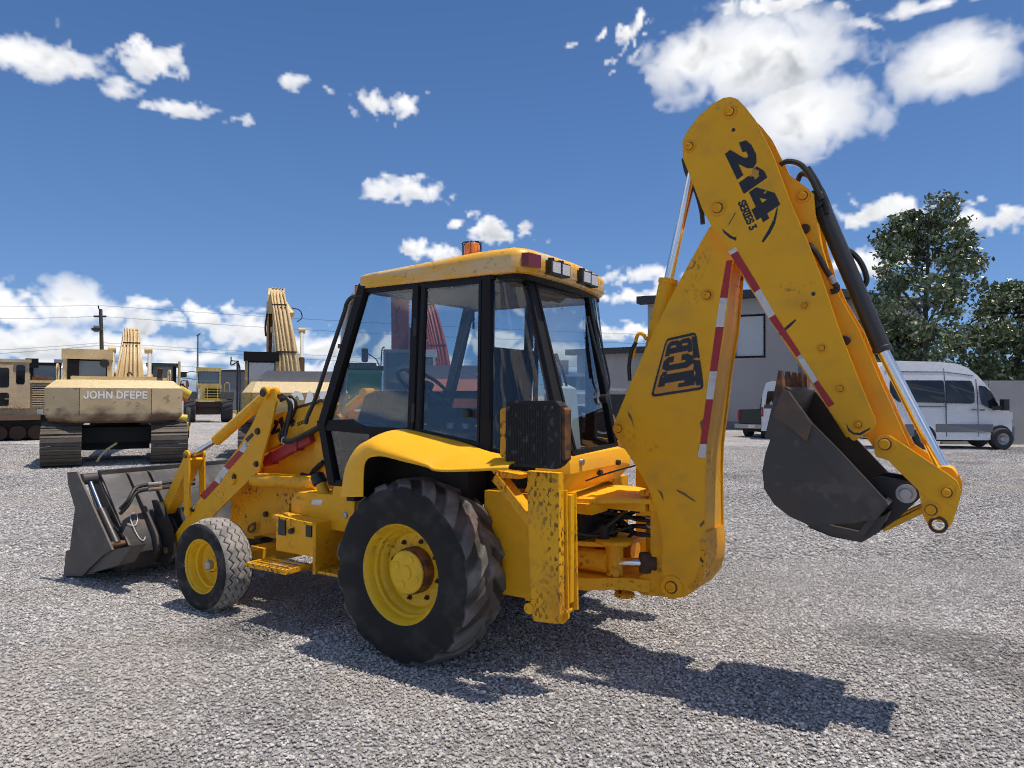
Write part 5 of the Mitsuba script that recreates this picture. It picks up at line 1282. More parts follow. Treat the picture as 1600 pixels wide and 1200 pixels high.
# --- the coral excavator seen through the cab
x, t = face(715, 23.0)
A = At(x, 23.0, t)
E3 = thing('excavator', 'coral red crawler excavator with arched boom seen through the cab glass', 'excavator')
crawler_track(A, E3, -1.25, .80, 4.2, 1.0, 40)
crawler_track(A, E3, 1.25, .80, 4.2, 1.0, 40)
A.add(E3, 'undercarriage', [bx(-.85, .85, .9, 3.0, .5, .9, .05), cyl((0, 1.9, .9), (0, 1.9, 1.2), .62, 28)], 'near_black_paint')
counterweight(A, E3, 1.62, (1.2, .30), 1.0, 1.95, 2.32, 'coral_paint', 1.3, .18, 'coral_paint')
A.add(E3, 'upper_deck', bx(-1.5, 1.5, .6, 3.2, 1.05, 1.3, .02), 'coral_paint')
A.add(E3, 'engine_cover', bx(-1.15, 1.15, .5, 2.4, 2.3, 2.78, .06), 'grey_hood', 40)
A.add(E3, 'warning_triangle', plate([(-.85, 1.15), (-.45, 1.15), (-.65, 1.65)], -.006, -.002, 0, 'y'), 'grille_yellow')
cab_box(A, E3, -1.55, -.75, 1.4, 3.0, 1.3, 3.35, 'far_white', 'far_white', 'sky_glass', .09, .9)
B, p = excavator_boom(A, E3, [(1.9, 1.9), (2.2, 3.2), (2.9, 4.4), (4.0, 5.3), (5.6, 5.6)], [.8, .76, .7, .6, .55], .72, -.52, 'coral_boom', 6, None, 'boom', -.75, (1.05, .75))
DPr = sub(E3, 'dipper_arm')
A.add(DPr, 'beam', plate([(4.6, 5.9), (5.4, 5.9), (5.8, 1.6), (5.2, 1.4)], -2.55, -1.90, .02, 'x'), 'coral_boom')
A.add(DPr, 'hose', [tube([(-2.2, 4.6, 5.2), (-2.36, 4.6, 4.9), (-2.3, 4.6, 4.4)], .025, 6), tube([(-2.2, 4.6, 4.4), (-2.4, 4.6, 4.2), (-2.2, 4.6, 4.0)], .02, 6)], 'hose')
A.add(DPr, 'cylinder', [cyl((-1.75, 4.8, 2.4), (-1.75, 4.8, 4.4), .1, 14), cyl((-1.50, 4.9, 2.4), (-1.50, 4.9, 5.2), .1, 14)], 'brown_frame')

# --- green machine with cab and mirrors
x, t = face(592, 25.0)
A = At(x, 25.0, t)
G = thing('green_tractor', 'green tractor with glazed cab and side mirror, seen through the front cab window', 'tractor')
A.add(G, 'bonnet', [bx(-1.45, .1, .4, 2.6, 1.3, 2.55, .08), bx(-1.5, .12, .3, 2.7, 2.55, 2.68, .03)], 'green_paint', 40)
A.add(G, 'canopy', [bx(-1.55, .2, .5, 2.8, 2.74, 2.84, .02), bx(-1.3, -.1, .6, 2.6, 2.84, 2.94, .02)], 'brown_frame')
K = sub(G, 'cab')
A.add(K, 'frame', [bx(.15, .24, .3, .4, 1.2, 3.35), bx(1.2, 1.3, .3, .4, 1.2, 3.35), bx(.15, 1.3, .3, 1.9, 3.3, 3.42, .03), bx(.15, 1.3, .3, .42, 1.2, 2.0)], 'grey_hood')
A.add(K, 'window', bx(.24, 1.2, .34, .35, 2.0, 3.3, .002), 'sky_glass')
MR = sub(G, 'mirror')
A.add(MR, 'housing', bx(-.60, -.38, .12, .2, 2.95, 3.45, .04), 'black_paint')
A.add(MR, 'arm', tube([(-.38, .16, 3.25), (-.1, .2, 3.05), (.05, .25, 2.8), (.1, .3, 3.4), (.2, .3, 3.5)], .022, 6), 'black_paint')
for xx in (-1.2, 1.2):
    A.add(G, 'wheel', lathe([(0, -.25), (.72, -.25), (.80, -.16), (.80, .16), (.72, .25), (0, .25)], (xx, 1.4, .8), 'x', 32), 'tyre_far')

# --- wheel loader far off between the two excavators
x, t = face(326, 46.5)
A = At(x, 46.5, t)
L_ = thing('wheel_loader', 'yellow wheel loader seen from behind between the cream and ochre excavators', 'wheel loader')
for s in (-1, 1):
    K = sub(L_, 'wheel')
    A.add(K, 'tyre', lathe([(.42, -.34), (.78, -.35), (.86, -.26), (.86, .26), (.78, .35), (.42, .34)], (s * 1.12, .7, .86), 'x', 36), 'tyre_far')
    A.add(K, 'rim', lathe([(0, -.2), (.40, -.28), (.43, -.2), (.43, .2), (.40, .28), (0, .2)], (s * 1.12, .7, .86), 'x', 24), 'loader_yellow')
    for k in range(18):
        a = k * 2 * PI / 18
        if math.sin(a) < -.8: continue
        A.add(K, 'lug', rot(beam((s * 1.12 - .30, .7, .86 + .87), (s * 1.12 + .30, .7 + .16, .86 + .86), .09, .07), a, (1, 0, 0), (0, .7, .86)), 'tyre_far', False)
A.add(L_, 'rear_frame', [bx(-1.1, 1.1, .1, .5, 1.0, 1.35, .03), bx(-.75, .75, .3, 2.0, .5, 1.1, .08)], 'brown_frame')
A.add(L_, 'bumper_plate', bx(-1.1, 1.1, .04, .1, 1.38, 1.50, .01), 'loader_yellow')
for s in (-1, 1):
    A.add(L_, 'tail_lamp', bx(s * .92 - .13, s * .92 + .13, .02, .08, 1.2, 1.36, .01), 'far_white')
A.add(L_, 'engine_cover', [bx(-.55, .72, .2, 2.4, 1.5, 2.5, .08), bx(-.75, .80, .5, 2.4, 2.2, 2.45, .05)], 'loader_yellow', 40)
A.add(L_, 'radiator', bx(-.2, .68, .17, .21, 1.55, 2.25, .01), 'near_black_paint')
for k in range(5):
    A.add(L_, 'grille_bar', bx(-.25, .72, .12, .165, 1.52 + k * .17, 1.56 + k * .17), 'grille_yellow')
A.add(L_, 'grille_post', [bx(-.10, -.05, .10, .12, 1.5, 2.25), bx(.52, .57, .10, .12, 1.5, 2.25)], 'grille_yellow')
for s in (-1, 1):
    A.add(L_, 'mudguard', plate([(.0, 1.5), (.2, 1.95), (1.2, 2.0), (1.5, 1.7), (1.2, 1.85), (.3, 1.82)], s * 1.12 - .42, s * 1.12 + .42, .02, 'x'), 'black_paint')
cab_box(A, L_, -.75, .75, 2.2, 3.8, 2.4, 3.62, 'loader_yellow', 'loader_yellow', 'sky_glass', .09, .15)
A.add(L_, 'mirror', [bx(-1.75, -1.35, 2.2, 2.3, 2.95, 3.3, .04), tube([(-1.5, 2.3, 3.2), (-1.1, 2.4, 3.35), (-.75, 2.4, 3.3)], .03, 6)], 'black_paint')
A.add(L_, 'handrail', tube([(.95, 1.0, 1.9), (1.0, 1.0, 2.5), (1.25, 1.0, 2.5), (1.3, 1.0, 1.7)], .03, 6), 'grille_yellow')
A.add(L_, 'step', [bx(1.45, 1.75, .6, 1.2, .55, .75, .05)], 'grille_yellow')

# --- tan machine at the left edge
x, t = face(20, 27.5)
A = At(x, 27.5, t + 4)
TM = thing('tan_machine', 'old tan tracked machine with door and slatted engine grille at the left edge', 'construction machine')
A.add(TM, 'body', [bx(-2.0, .55, 0, 2.2, 1.25, 2.60, .03), bx(-2.0, 1.6, .2, 3.2, .98, 1.25, .03), bx(.55, 1.75, .1, 2.6, 1.25, 2.28, .02)], 'tan_paint')
A.add(TM, 'cab_house', bx(-2.0, .52, .02, 2.0, 2.60, 3.02, .06), 'tan_paint', 40)
A.add(TM, 'roof_rim', bx(-2.05, .58, -.06, 2.1, 3.02, 3.14, .03), 'tan_paint', 40)
DR = sub(TM, 'door')
A.add(DR, 'panel', bx(-.62, .0, -.05, 0, 1.28, 2.92, .015), 'tan_paint')
rr = lambda x0, x1, z0, z1: list(sbox(x0, z0, x1, z1).buffer(-.08).buffer(.08).exterior.coords)[:-1]
A.add(DR, 'upper_pane', plate(rr(-.52, -.12, 2.05, 2.80), -.058, -.051, .002), 'dark_glass')
A.add(DR, 'lower_pane', plate(rr(-.52, -.12, 1.35, 1.85), -.058, -.051, .002), 'dark_glass')
A.add(DR, 'handle', bx(-.25, -.12, -.09, -.05, 1.6, 1.64), 'dull_metal')
A.add(TM, 'side_window', plate(rr(.10, .38, 2.18, 2.92), -.012, -.001, .002), 'dark_glass')
A.add(TM, 'radiator', bx(.62, 1.72, .085, .099, 1.3, 2.2, .002), 'near_black_paint')
for k in range(10):
    A.add(TM, 'grille_slat', rot(bx(.62, 1.72, .04, .085, 1.32 + k * .09, 1.37 + k * .09), 0, (1, 0, 0)), 'tan_paint')
A.add(TM, 'grille_cap', bx(.55, 1.80, .0, .3, 2.24, 2.34, .02), 'cream')
A.add(TM, 'engine_pipe', [cyl((.80, .6, 2.3), (.80, .6, 2.55), .1), bx(.7, 1.3, .5, 1.1, 2.34, 2.5, .04)], 'rust')
A.add(TM, 'sign_plate', bx(.80, 1.0, .17, .195, 1.02, 1.22, .002), 'white_label')
A.add(TM, 'side_skirt', bx(-1.4, .9, -.02, .3, .80, 1.0, .03), 'cream_weight')
A.add(TM, 'running_gear', [bx(-2.0, 1.9, .5, 3.0, .12, .95, .1)], 'near_black_paint')
for k in range(6):
    A.add(TM, 'track_roller', cyl((-1.6 + k * .6, .35, .3), (-1.6 + k * .6, .7, .3), .28, 18), 'brown_frame')

# --- dark machine behind the tan one
x, t = face(70, 33.0)
A = At(x, 33.0, t)
DM = thing('grader', 'dark machine cab between the tan machine and the cream excavator', 'construction machine')
A.add(DM, 'cab_frame', [bx(-.62, -.45, 0, .15, 1.4, 3.25), bx(.42, .62, 0, .15, 1.4, 3.2), bx(-.65, .65, -.05, 1.5, 3.12, 3.25, .03), bx(-.6, .6, 0, .1, 1.3, 2.0), bx(-.75, -.25, -.1, .3, 3.0, 3.42, .08)], 'black_frame')
A.add(DM, 'rear_window', bx(-.45, .42, .05, .06, 2.0, 3.12, .002), 'sky_glass')
A.add(DM, 'body', [bx(-.9, .9, .0, 2.5, .8, 1.6, .05)], 'tan_paint')
A.add(DM, 'beacon_box', bx(.35, .85, .1, .6, 3.25, 3.42, .03), 'dull_metal')
for s in (-1, 1): A.add(DM, 'wheel', lathe([(0, -.2), (.5, -.2), (.6, -.1), (.6, .1), (.5, .2), (0, .2)], (s * .9, .7, .6), 'x', 24), 'tyre_far')

# --- dark roofed machine right of the cream excavator
x, t = face(256, 27.0)
A = At(x, 27.0, t)
RO = thing('roller', 'yellow machine with flat dark cab roof just right of the cream excavator boom', 'construction machine')
A.add(RO, 'cab_roof', bx(-.60, .50, 0, 1.6, 2.86, 2.98, .02), 'dark_green')
for xx in (-.5, .30): A.add(RO, 'cab_post', bx(xx, xx + .12, .1, .25, 1.9, 2.86), 'black_frame')
A.add(RO, 'rear_window', bx(-.38, .30, .16, .17, 2.2, 2.86, .002), 'sky_glass')
A.add(RO, 'lower_panel', bx(-.5, .5, .1, .4, 1.5, 2.2, .03), 'black_frame')
A.add(RO, 'exhaust_stack', cyl((.52, -.1, 1.9), (.52, -.1, 3.05), .045, 12), 'cream')
A.add(RO, 'air_tank', cyl((.50, -.2, 2.0), (.86, -.1, 1.78), .17, 18), 'grille_yellow')
A.add(RO, 'mirror', [tube([(.55, -.1, 2.2), (.62, -.1, 2.32), (.8, -.1, 2.3), (.85, -.1, 2.1)], .02, 6), bx(.55, .68, -.14, -.06, 2.0, 2.22, .02)], 'black_paint')
A.add(RO, 'bonnet', bx(-.6, .55, -.6, .1, .9, 1.9, .05), 'grille_yellow')
A.add(RO, 'axle_parts', [bx(.45, .85, -.4, .4, .45, .75, .06), cyl((.35, -.3, .95), (.80, -.3, .90), .14), beam((.3, -.3, .5), (.62, -.3, .85), .12, .12), bx(-.6, .8, -.3, 1.5, .15, .45, .05)], 'grille_yellow')
for s in (-1, 1): A.add(RO, 'wheel', lathe([(0, -.2), (.4, -.2), (.5, -.1), (.5, .1), (.4, .2), (0, .2)], (s * .7, .9, .5), 'x', 24), 'tyre_far')

# --- small red machine parts beyond, left of the wheel loader
x, t = face(281, 40.0)
A = At(x, 40.0, t)
RM = thing('farm_trailer', 'small red farm trailer just left of the wheel loader', 'trailer')
A.add(RM, 'frame', [bx(-.5, .45, 0, .2, 1.45, 1.6), bx(.3, .42, 0, .15, 1.5, 2.6), bx(-.4, .4, .1, .25, 2.0, 2.15)], 'coral_boom')
A.add(RM, 'box', bx(-.5, .28, .3, 1.5, 1.62, 2.3, .05), 'black_paint')
for s in (-1, 1): A.add(RM, 'wheel', lathe([(0, -.12), (.5, -.12), (.55, .0), (.5, .12), (0, .12)], (s * .45, .6, .55), 'x', 20), 'tyre_far')

# --- shed, poles and wires
x, t = face(352, 75.0)
A = At(x, 75.0, t)
SH = thing('shed', 'dark metal shed far off beyond the wheel loader', 'shed')
A.add(SH, 'wall', [bx(-1.0, 4.5, 0, 9, 0, 4.2, .02)], 'grey_hood')
A.add(SH, 'roof', plate([(-1.3, 4.2), (4.8, 4.2), (4.8, 4.45), (-1.3, 4.35)], -.3, 9.3, .02), 'fascia')
for k in range(4): A.add(SH, 'wall_panel', bx(-.9 + k * 1.3, .3 + k * 1.3, -.05, -.01, .1, 3.9), 'van_grey')

UP = thing('utility_pole', 'leaning weathered wooden utility pole with crossarms behind the cream excavator', 'utility pole')
p0, p1 = (-34.2, 60.0), 11.0
HERE.add(UP, 'pole', cyl((-34.0, 60, 0), (-34.35, 60, 8.9), .20, 12, .13), 'pole_wood')
HERE.add(UP, 'crossarm', [beam((-34.9, 60, 8.3), (-33.9, 60, 8.3), .12, .14), beam((-34.9, 59.8, 7.2), (-34.1, 59.8, 7.2), .3, .22)], 'pole_wood')
HERE.add(UP, 'transformer', cyl((-34.65, 59.9, 7.0), (-34.65, 59.9, 7.5), .2, 14), 'grey_hood')
HERE.add(UP, 'insulator', [cyl((-34.5, 60, 8.9), (-34.55, 60, 9.2), .05, 8)], 'black_paint')
x, t = face(308.5, 82.0)
LP = thing('lamp_post', 'thin metal lamp post rising behind the wheel loader', 'lamp post')
HERE.add(LP, 'pole', cyl((x, 82, 0), (x, 82, 8.6), .12, 10, .08), 'grey_hood')
HERE.add(LP, 'head', [beam((x - .1, 82, 8.5), (x + .35, 81.8, 8.75), .16, .12)], 'grey_hood')
x, t = face(371, 55.0)
LP2 = thing('lamp_post', 'short lamp post with a bent arm left of the ochre excavator cab', 'lamp post')
HERE.add(LP2, 'pole', cyl((x, 55, 0), (x, 55, 4.4), .09, 10), 'black_paint')
HERE.add(LP2, 'arm', tube([(x, 55, 4.35), (x - .45, 55, 4.4), (x - .5, 55, 4.55), (x - .5, 55, 4.7)], .05, 6), 'black_paint')
wires = [((-70, 52, 9.8), (-34.4, 60, 9.2), (40, 72, 7.5)), ((-70, 52, 8.7), (-34.4, 60, 8.3), (40, 72, 6.9)), ((-70, 52, 5.4), (-34.2, 60, 6.1), (60, 76, 4.4)), ((-70, 52, 5.2), (-34.2, 60, 5.9), (60, 76, 3.7)), ((-70, 52, 4.2), (-34.2, 60, 4.6), (60, 76, 3.0))]
for k, (a, b, c) in enumerate(wires):
    wk = thing('power_line', ('topmost of the thin power lines through the pole top', 'second thin power line down, on the pole crossarm', 'third power line down, just above the pair below the crossarm', 'fourth power line down, lower of the middle pair', 'lowest thin power line crossing behind the excavator cabs')[k], 'power line', 'overhead power lines')
    pts_ = []
    for s_, e_ in ((a, b), (b, c)):
        for q in np.linspace(0, 1, 14)[:-1]:
            g_ = V(*s_) * (1 - q) + V(*e_) * q; g_[2] -= 4 * q * (1 - q) * (.6 + .15 * k); pts_.append(g_)
    pts_.append(V(*c))
    m = tube(pts_, .013, 5, 1, False); m.apply_transform(YM)
    scene[wk] = mikit.ply(m, 'hose', smooth=30); used.add(wk)

# --- hills
hx = np.linspace(-9000, -800, 90)
prof = np.interp(hx, [-9000, -7000, -5200, -4300, -3800, -3300, -2700, -2000, -800], [150, 250, 330, 300, 235, 190, 150, 110, 30]) + (meshkit.fbm(np.column_stack([hx / 700, hx * 0, hx * 0]), 4, 3) - .5) * 90
rows = []
for k, f_ in enumerate((0, .5, .85, 1.0, .7, 0)):
    rows.append(np.column_stack([hx * (1 + .04 * k), np.full(len(hx), 7200 + 330 * k), np.maximum(prof * f_, -5 if f_ == 0 else 2) + (meshkit.fbm(np.column_stack([hx / 260, hx * 0 + k, hx * 0]), 3, 8) - .5) * 50 * f_]))
m = grid(rows); m.apply_transform(YM)
hk = thing('hills', kind='structure')
scene[hk] = mikit.ply(m, 'hill_haze_blue', smooth=True); used.add(hk)

# ------------------------------------------------------------------ buildings on the right
def wall_between(a, b, z0, z1, t, holes=()):
    """A wall of thickness t from a to b in the yard, holes (s0, s1, z0, z1) along it; its face is the side towards us."""
    a, b = V(*a), V(*b); L = np.linalg.norm(b - a); d = (b - a) / L
    P = Polygon([(0, z0), (L, z0), (L, z1), (0, z1)], [[(s0, h0), (s1, h0), (s1, h1), (s0, h1)] for s0, s1, h0, h1 in holes])
    m = trimesh.creation.extrude_polygon(P, t, engine='earcut'); m = swap(m, 'y')
    M = np.eye(4); M[:2, 0] = d; M[:2, 1] = (-d[1], d[0]); M[:2, 3] = a
    m.apply_transform(M)
    return m, M, L


WH = thing('stucco_building', 'two storey grey stucco building with dark flat roof edge and tall window', 'building')
c0, c1, c2 = [(7.98,40.99),(15.6,37.76),(27.17,42.49)][0:1][0], (15.67, 37.9), (24.6, 43.2)
c0 = (7.9, 41.9)
wn = [(4.55, 6.15, 3.75, 6.12)]
m, M, L = wall_between(c0, c1, 0, 7.25, .3, [])
LEN = L
def on_wall(px): return None
# the window's place along the left wall
d01 = unit(np.array(c1) - np.array(c0))
def along(px):
    k = (px - 800) / 1125.2
    s = (k * c0[1] - c0[0]) / (d01[0] - k * d01[1]); return s
s0, s1 = along(1148.5), along(1195)
m, M, L = wall_between(c0, c1, 0, 7.25, .3, [(s0, s1, 3.95, 6.22)])
HERE.add(WH, 'wall', m, 'stucco', False)
def onw(mesh, M):
    mesh = join(mesh).copy(); mesh.apply_transform(M); return mesh
W_ = sub(WH, 'window')
HERE.add(W_, 'frame', onw(frame_xz(s0 - .04, s1 + .04, 3.90, 6.27, .10, -.03, .12), M), 'black_frame')
HERE.add(W_, 'pane', onw(bx(s0 + .06, s1 - .06, .05, .06, 4.0, 6.17, 0), M), 'blind')
HERE.add(WH, 'downpipe', onw([bx(L - .55, L - .43, -.12, -.004, .1, 7.1, .02)] + [bx(L - .58, L - .40, -.125, -.004, z, z + .05, .004) for z in (1.2, 3.2, 5.2)], M), 'van_grey')
HERE.add(WH, 'plinth', onw(bx(0, L, -.03, -.002, 0, .42, .01), M), 'van_grey')
HERE.add(WH, 'roof_edge', onw([bx(-.5, L + .55, -.60, .2, 7.15, 7.56, .02)], M), 'fascia')
HERE.add(WH, 'soffit_band', onw([bx(0, L, -.02, -.003, 6.85, 7.14, .005)], M), 'stucco')
m, M2, L2 = wall_between(c1, c2, 0, 7.25, .3, [(4.0, 7.2, 3.9, 6.0)])
HERE.add(WH, 'wall', m, 'stucco', False)
HERE.add(WH, 'roof_edge', onw([bx(-.55, L2 + .5, -.60, .2, 7.152, 7.562, .02)], M2), 'fascia')
W_ = sub(WH, 'window')
HERE.add(W_, 'frame', onw(frame_xz(3.96, 7.24, 3.85, 6.05, .10, -.03, .12), M2), 'black_frame')
HERE.add(W_, 'pane', onw(bx(4.06, 7.14, .05, .06, 3.95, 5.95, 0), M2), 'sky_glass')
c3 = np.array(c0) + np.array([6, 14.0])
m, _, _ = wall_between(tuple(c3), c0, 0, 7.25, .3); HERE.add(WH, 'wall', m, 'stucco', False)
cc = [c0, c1, c2, (21, 58), tuple(c3)]
HERE.add(WH, 'roof', plate(cc, 7.26, 7.40, .02, 'z'), 'fascia')
WG = thing('low_wing', 'low grey stucco wing with dark sloping roof edge left of the tall building', 'building')
a, b = (4.2, 46.5), (8.4, 43.4)
m, M, L = wall_between(a, b, 0, 4.45, .3); HERE.add(WG, 'wall', m, 'stucco', False)
HERE.add(WG, 'roof_edge', onw([bx(-.6, L + .3, -.5, .3, 4.42, 4.78, .02)], M), 'fascia')
m, _, _ = wall_between((9.5, 56), a, 0, 4.45, .3); HERE.add(WG, 'wall', m, 'stucco', False)
HERE.add(WG, 'roof', plate([a, b, (13, 56), (9.5, 56)], 4.5, 4.62, .02, 'z'), 'fascia')
YW = thing('yard_wall', 'plain grey rendered boundary wall at the right edge behind the white van', 'wall')
m, M, L = wall_between((16.5, 27.6), (30, 27.2), 0, 2.38, .2); HERE.add(YW, 'panel', m, 'yard_wall', False)
HERE.add(YW, 'coping', onw([bx(0, L, -.02, .22, 2.38, 2.43, .005)], M), 'yard_wall')

# ------------------------------------------------------------------ vans and pickup
D0 = 24.6
VN = thing('passenger_van', 'white high roof passenger van with dark side windows parked by the wall', 'van')
body = [(12.56,.34),(12.57,1.8),(12.62,2.78),(12.77,2.98),(13.12,3.04),(14.66,3.01),(15.31,2.94),(15.64,2.81),(15.96,2.55),(16.29,2.14),(16.57,1.68),(16.94,1.51),(17.11,1.27),(17.18,.83),(17.15,.59),(17,.46),(16.28,.33)]
sh_ = lambda px, p_=(24.6): p_
bm = plate([(x, z) for x, z in body], D0, D0 + 2.0, .05)
v = bm.vertices.copy(); zt = np.clip((v[:, 2] - 1.9) / 1.1, 0, 1); mid_ = D0 + 1.0
v[:, 1] = mid_ + (v[:, 1] - mid_) * (1 - .16 * zt); fz = np.clip((v[:, 0] - 15.9) / 1.4, 0, 1); v[:, 1] = mid_ + (v[:, 1] - mid_) * (1 - .18 * fz ** 2)
bm.vertices = v
HERE.add(VN, 'body', bm, 'van_white', 30)


def side(poly, out, th, lean=True):
    """A plate on the van's near side, following its lean."""
    m = plate(poly, -th, 0, .004)
    v = m.vertices.copy(); zt = np.clip((v[:, 2] - 1.9) / 1.1, 0, 1); fz = np.clip((v[:, 0] - 15.9) / 1.4, 0, 1)
    v[:, 1] = v[:, 1] + D0 + 1.0 - 1.0 * (1 - .16 * zt) * (1 - .18 * fz ** 2) - out
    m.vertices = v
    return m


def round_poly(p, r): return list(Polygon(p).buffer(-r).buffer(r).exterior.coords)[:-1]
HERE.add(VN, 'side_window', side(dense(round_poly([(12.95,2.37),(14.78,2.37),(14.78,1.59),(13.2,1.63),(13.03,1.76),(12.92,1.97)], .06), .2), .004, .01), 'dark_glass', 30)
HERE.add(VN, 'side_window', side(dense(round_poly([(14.83,2.37),(15.72,2.36),(15.79,2.14),(15.8,1.63),(15.7,1.57),(14.82,1.59)], .06), .2), .004, .01), 'dark_glass', 30)
HERE.add(VN, 'front_window', side(dense(round_poly([(15.96,2.2),(16.2,2.16),(16.4,1.94),(16.63,1.53),(16.57,1.37),(16.33,1.42),(16.04,1.55),(15.98,1.81)], .04), .2), .004, .01), 'dark_glass', 30)
HERE.add(VN, 'roof_seam', side(dense([(12.79,2.69),(14.87,2.67),(15.81,2.55),(15.81,2.52),(14.87,2.64),(12.79,2.65)], .2), .003, .012), 'van_grey')
HERE.add(VN, 'slide_rail', side(dense([(13.64,1.5),(14.8,1.49),(14.8,1.45),(13.64,1.45)], .2), .003, .012), 'van_grey')
HERE.add(VN, 'door_seam', side(dense([(14.81,2.79),(14.83,2.79),(14.85,.45),(14.82,.45)], .2), .002, .006), 'van_grey')
HERE.add(VN, 'door_seam', side(dense([(15.88,2.42),(15.9,2.42),(15.94,.46),(15.92,.46)], .2), .002, .006), 'van_grey')
HERE.add(VN, 'side_moulding', side(dense([(14.47,.88),(16.43,.87),(16.43,.6),(14.47,.6)], .2), .004, .02), 'van_grey')
HERE.add(VN, 'side_moulding', side(dense([(12.61,.86),(13.72,.87),(13.72,.45),(12.61,.45)], .2), .004, .02), 'van_grey')
for px_ in [(15.78,1.37),(16.07,1.36)]:
    HERE.add(VN, 'door_handle', [bx(px_[0] - .07, px_[0] + .07, D0 - .03, D0 + .02, px_[1] - .03, px_[1] + .03, .01)], 'van_grey')
for (x, z) in (([(14.07,.58)][0]), ([(16.73,.5)][0])):
    K = sub(VN, 'wheel')
    HERE.add(K, 'arch', lathe([(.0, -.02), (.415, -.02), (.425, -.01), (.425, .02), (0, .02)], (x, D0 + (.10 if x > 16 else 0.02), .42), 'y', 32), 'black_paint')
    HERE.add(K, 'tyre', lathe([(.2, -.12), (.34, -.12), (.375, -.06), (.375, .14), (.2, .14)], (x, D0 + .05, .375), 'y', 32), 'tyre_far')
    HERE.add(K, 'rim', lathe([(0, -.06), (.08, -.10), (.12, -.05), (.20, -.10), (.235, -.12), (.235, 0), (0, 0)], (x, D0 + .05, .375), 'y', 28), 'dull_metal')
HERE.add(VN, 'far_wheel', [cyl(([(14.86,.41)][0][0], D0 + 1.7, .37), ([(14.86,.41)][0][0], D0 + 1.9, .37), .37, 24), cyl((17.0, D0 + 1.6, .37), (17.0, D0 + 1.8, .37), .37, 24)], 'tyre_far')
x, z = [(16.67,1.51)][0]
HERE.add(VN, 'mirror', [bx(x - .08, x + .10, D0 - .32, D0 - .10, z - .16, z + .22, .03), beam((x - .25, D0 + .02, z - .10), (x, D0 - .2, z - .05), .12, .14)], 'black_paint')
HERE.add(VN, 'bumper', bx(16.80, 17.28, D0 + .18, D0 + 1.82, .30, .80, .10), 'van_grey', 40)
HERE.add(VN, 'headlamp', bx(16.95, 17.22, D0 + .17, D0 + .35, 1.02, 1.28, .05), 'lamp_lens', 40)
HERE.add(VN, 'windscreen', beam(*[(p_[0] + .02, D0 + 1.0, p_[1]) for p_ in [(15.9,2.57),(16.55,1.7)]], 1.45, .03), 'dark_glass')
xr = [(12.57,2.24)][0][0]
HERE.add(VN, 'rear_window', bx(xr - .012, xr + .02, D0 + .25, D0 + 1.75, 1.55, 2.35, .01), 'dark_glass')
HERE.add(VN, 'tail_lamp', bx(xr - .015, xr + .03, D0 + .06, D0 + .2, 1.2, 1.75, .01), 'tail_red')
HERE.add(VN, 'aerial', tube([(x - .25, D0 + .3, z + .05), (x - .18, D0 + .3, z + .95)], .008, 5, 1, False), 'black_paint')
HERE.add(VN, 'underbody', bx(xr + .1, 16.9, D0 + .2, D0 + 1.8, .28, .5, .02), 'near_black_paint')

x, t = face(1222, 30.0)
A = At(x, 30.0, t + 0)
MB_ = thing('minibus', 'white minibus seen from behind with route number in its rear window', 'minibus')
mp = [(-.80, .35), (.85, .35), (.88, 1.2), (.82, 1.9), (.68, 2.36), (.50, 2.44), (-.45, 2.44), (-.63, 2.36), (-.77, 1.9), (-.83, 1.2)]
A.add(MB_, 'body', plate(mp, 0, 4.6, .06), 'van_white', 30)
A.add(MB_, 'rear_window', plate(round_poly([(-.66, 1.38), (.70, 1.38), (.62, 2.02), (-.58, 2.02)], .08), -.02, .0, .005), 'dark_glass')
A.add(MB_, 'number_lettering', word('625', .15, (-.50, -.024, 1.45), (1, 0, 0), (0, 0, 1), .003, True), 'white_label', False)
A.add(MB_, 'tail_lamp', bx(-.82, -.74, -.02, .06, .95, 1.35, .01), 'tail_red')
A.add(MB_, 'bumper', bx(-.82, .86, -.08, .1, .35, .58, .04), 'van_white')
for s in (-1, 1): A.add(MB_, 'wheel', cyl((s * .62, .8, .32), (s * .85, .8, .32), .32, 24), 'tyre_far')

x, t = face(1177, 31.5)
A = At(x, 31.5, t - 28)
PK = thing('pickup_truck', 'dark green pickup truck seen from behind beside the minibus', 'pickup truck')
A.add(PK, 'tailgate', plate(round_poly([(-.62, .62), (.70, .62), (.72, 1.22), (-.64, 1.22)], .04), 0, .06, .015), 'dark_green')
A.add(PK, 'bed', [bx(-.72, -.62, .06, 1.9, .58, 1.22, .03), bx(.70, .80, .06, 1.9, .58, 1.22, .03), bx(-.62, .70, .06, 1.9, .58, .64)], 'dark_green')
A.add(PK, 'cab', [plate([(1.9, .5), (4.6, .5), (4.6, 1.05), (3.7, 1.1), (3.2, 1.68), (2.1, 1.70), (1.9, 1.2)], -.72, .80, .05, 'x')], 'dark_green')
A.add(PK, 'tail_lamp', bx(-.74, -.63, -.03, .05, .72, 1.18, .015), 'tail_red')
A.add(PK, 'tail_lamp', bx(.71, .82, -.03, .05, .72, 1.18, .015), 'tail_red')
A.add(PK, 'bumper', bx(-.82, .88, -.14, .02, .40, .58, .03), 'dull_metal')
A.add(PK, 'number_plate', bx(-.16, .16, -.16, -.14, .42, .55, .004), 'white_label')
for s in (-.62, .66):
    for yy in (.75, 3.9): A.add(PK, 'wheel', cyl((s - .12, yy, .34), (s + .12, yy, .34), .34, 24), 'tyre_far')
A.add(PK, 'underbody', bx(-.5, .55, .1, 4.4, .25, .5, .03), 'near_black_paint')

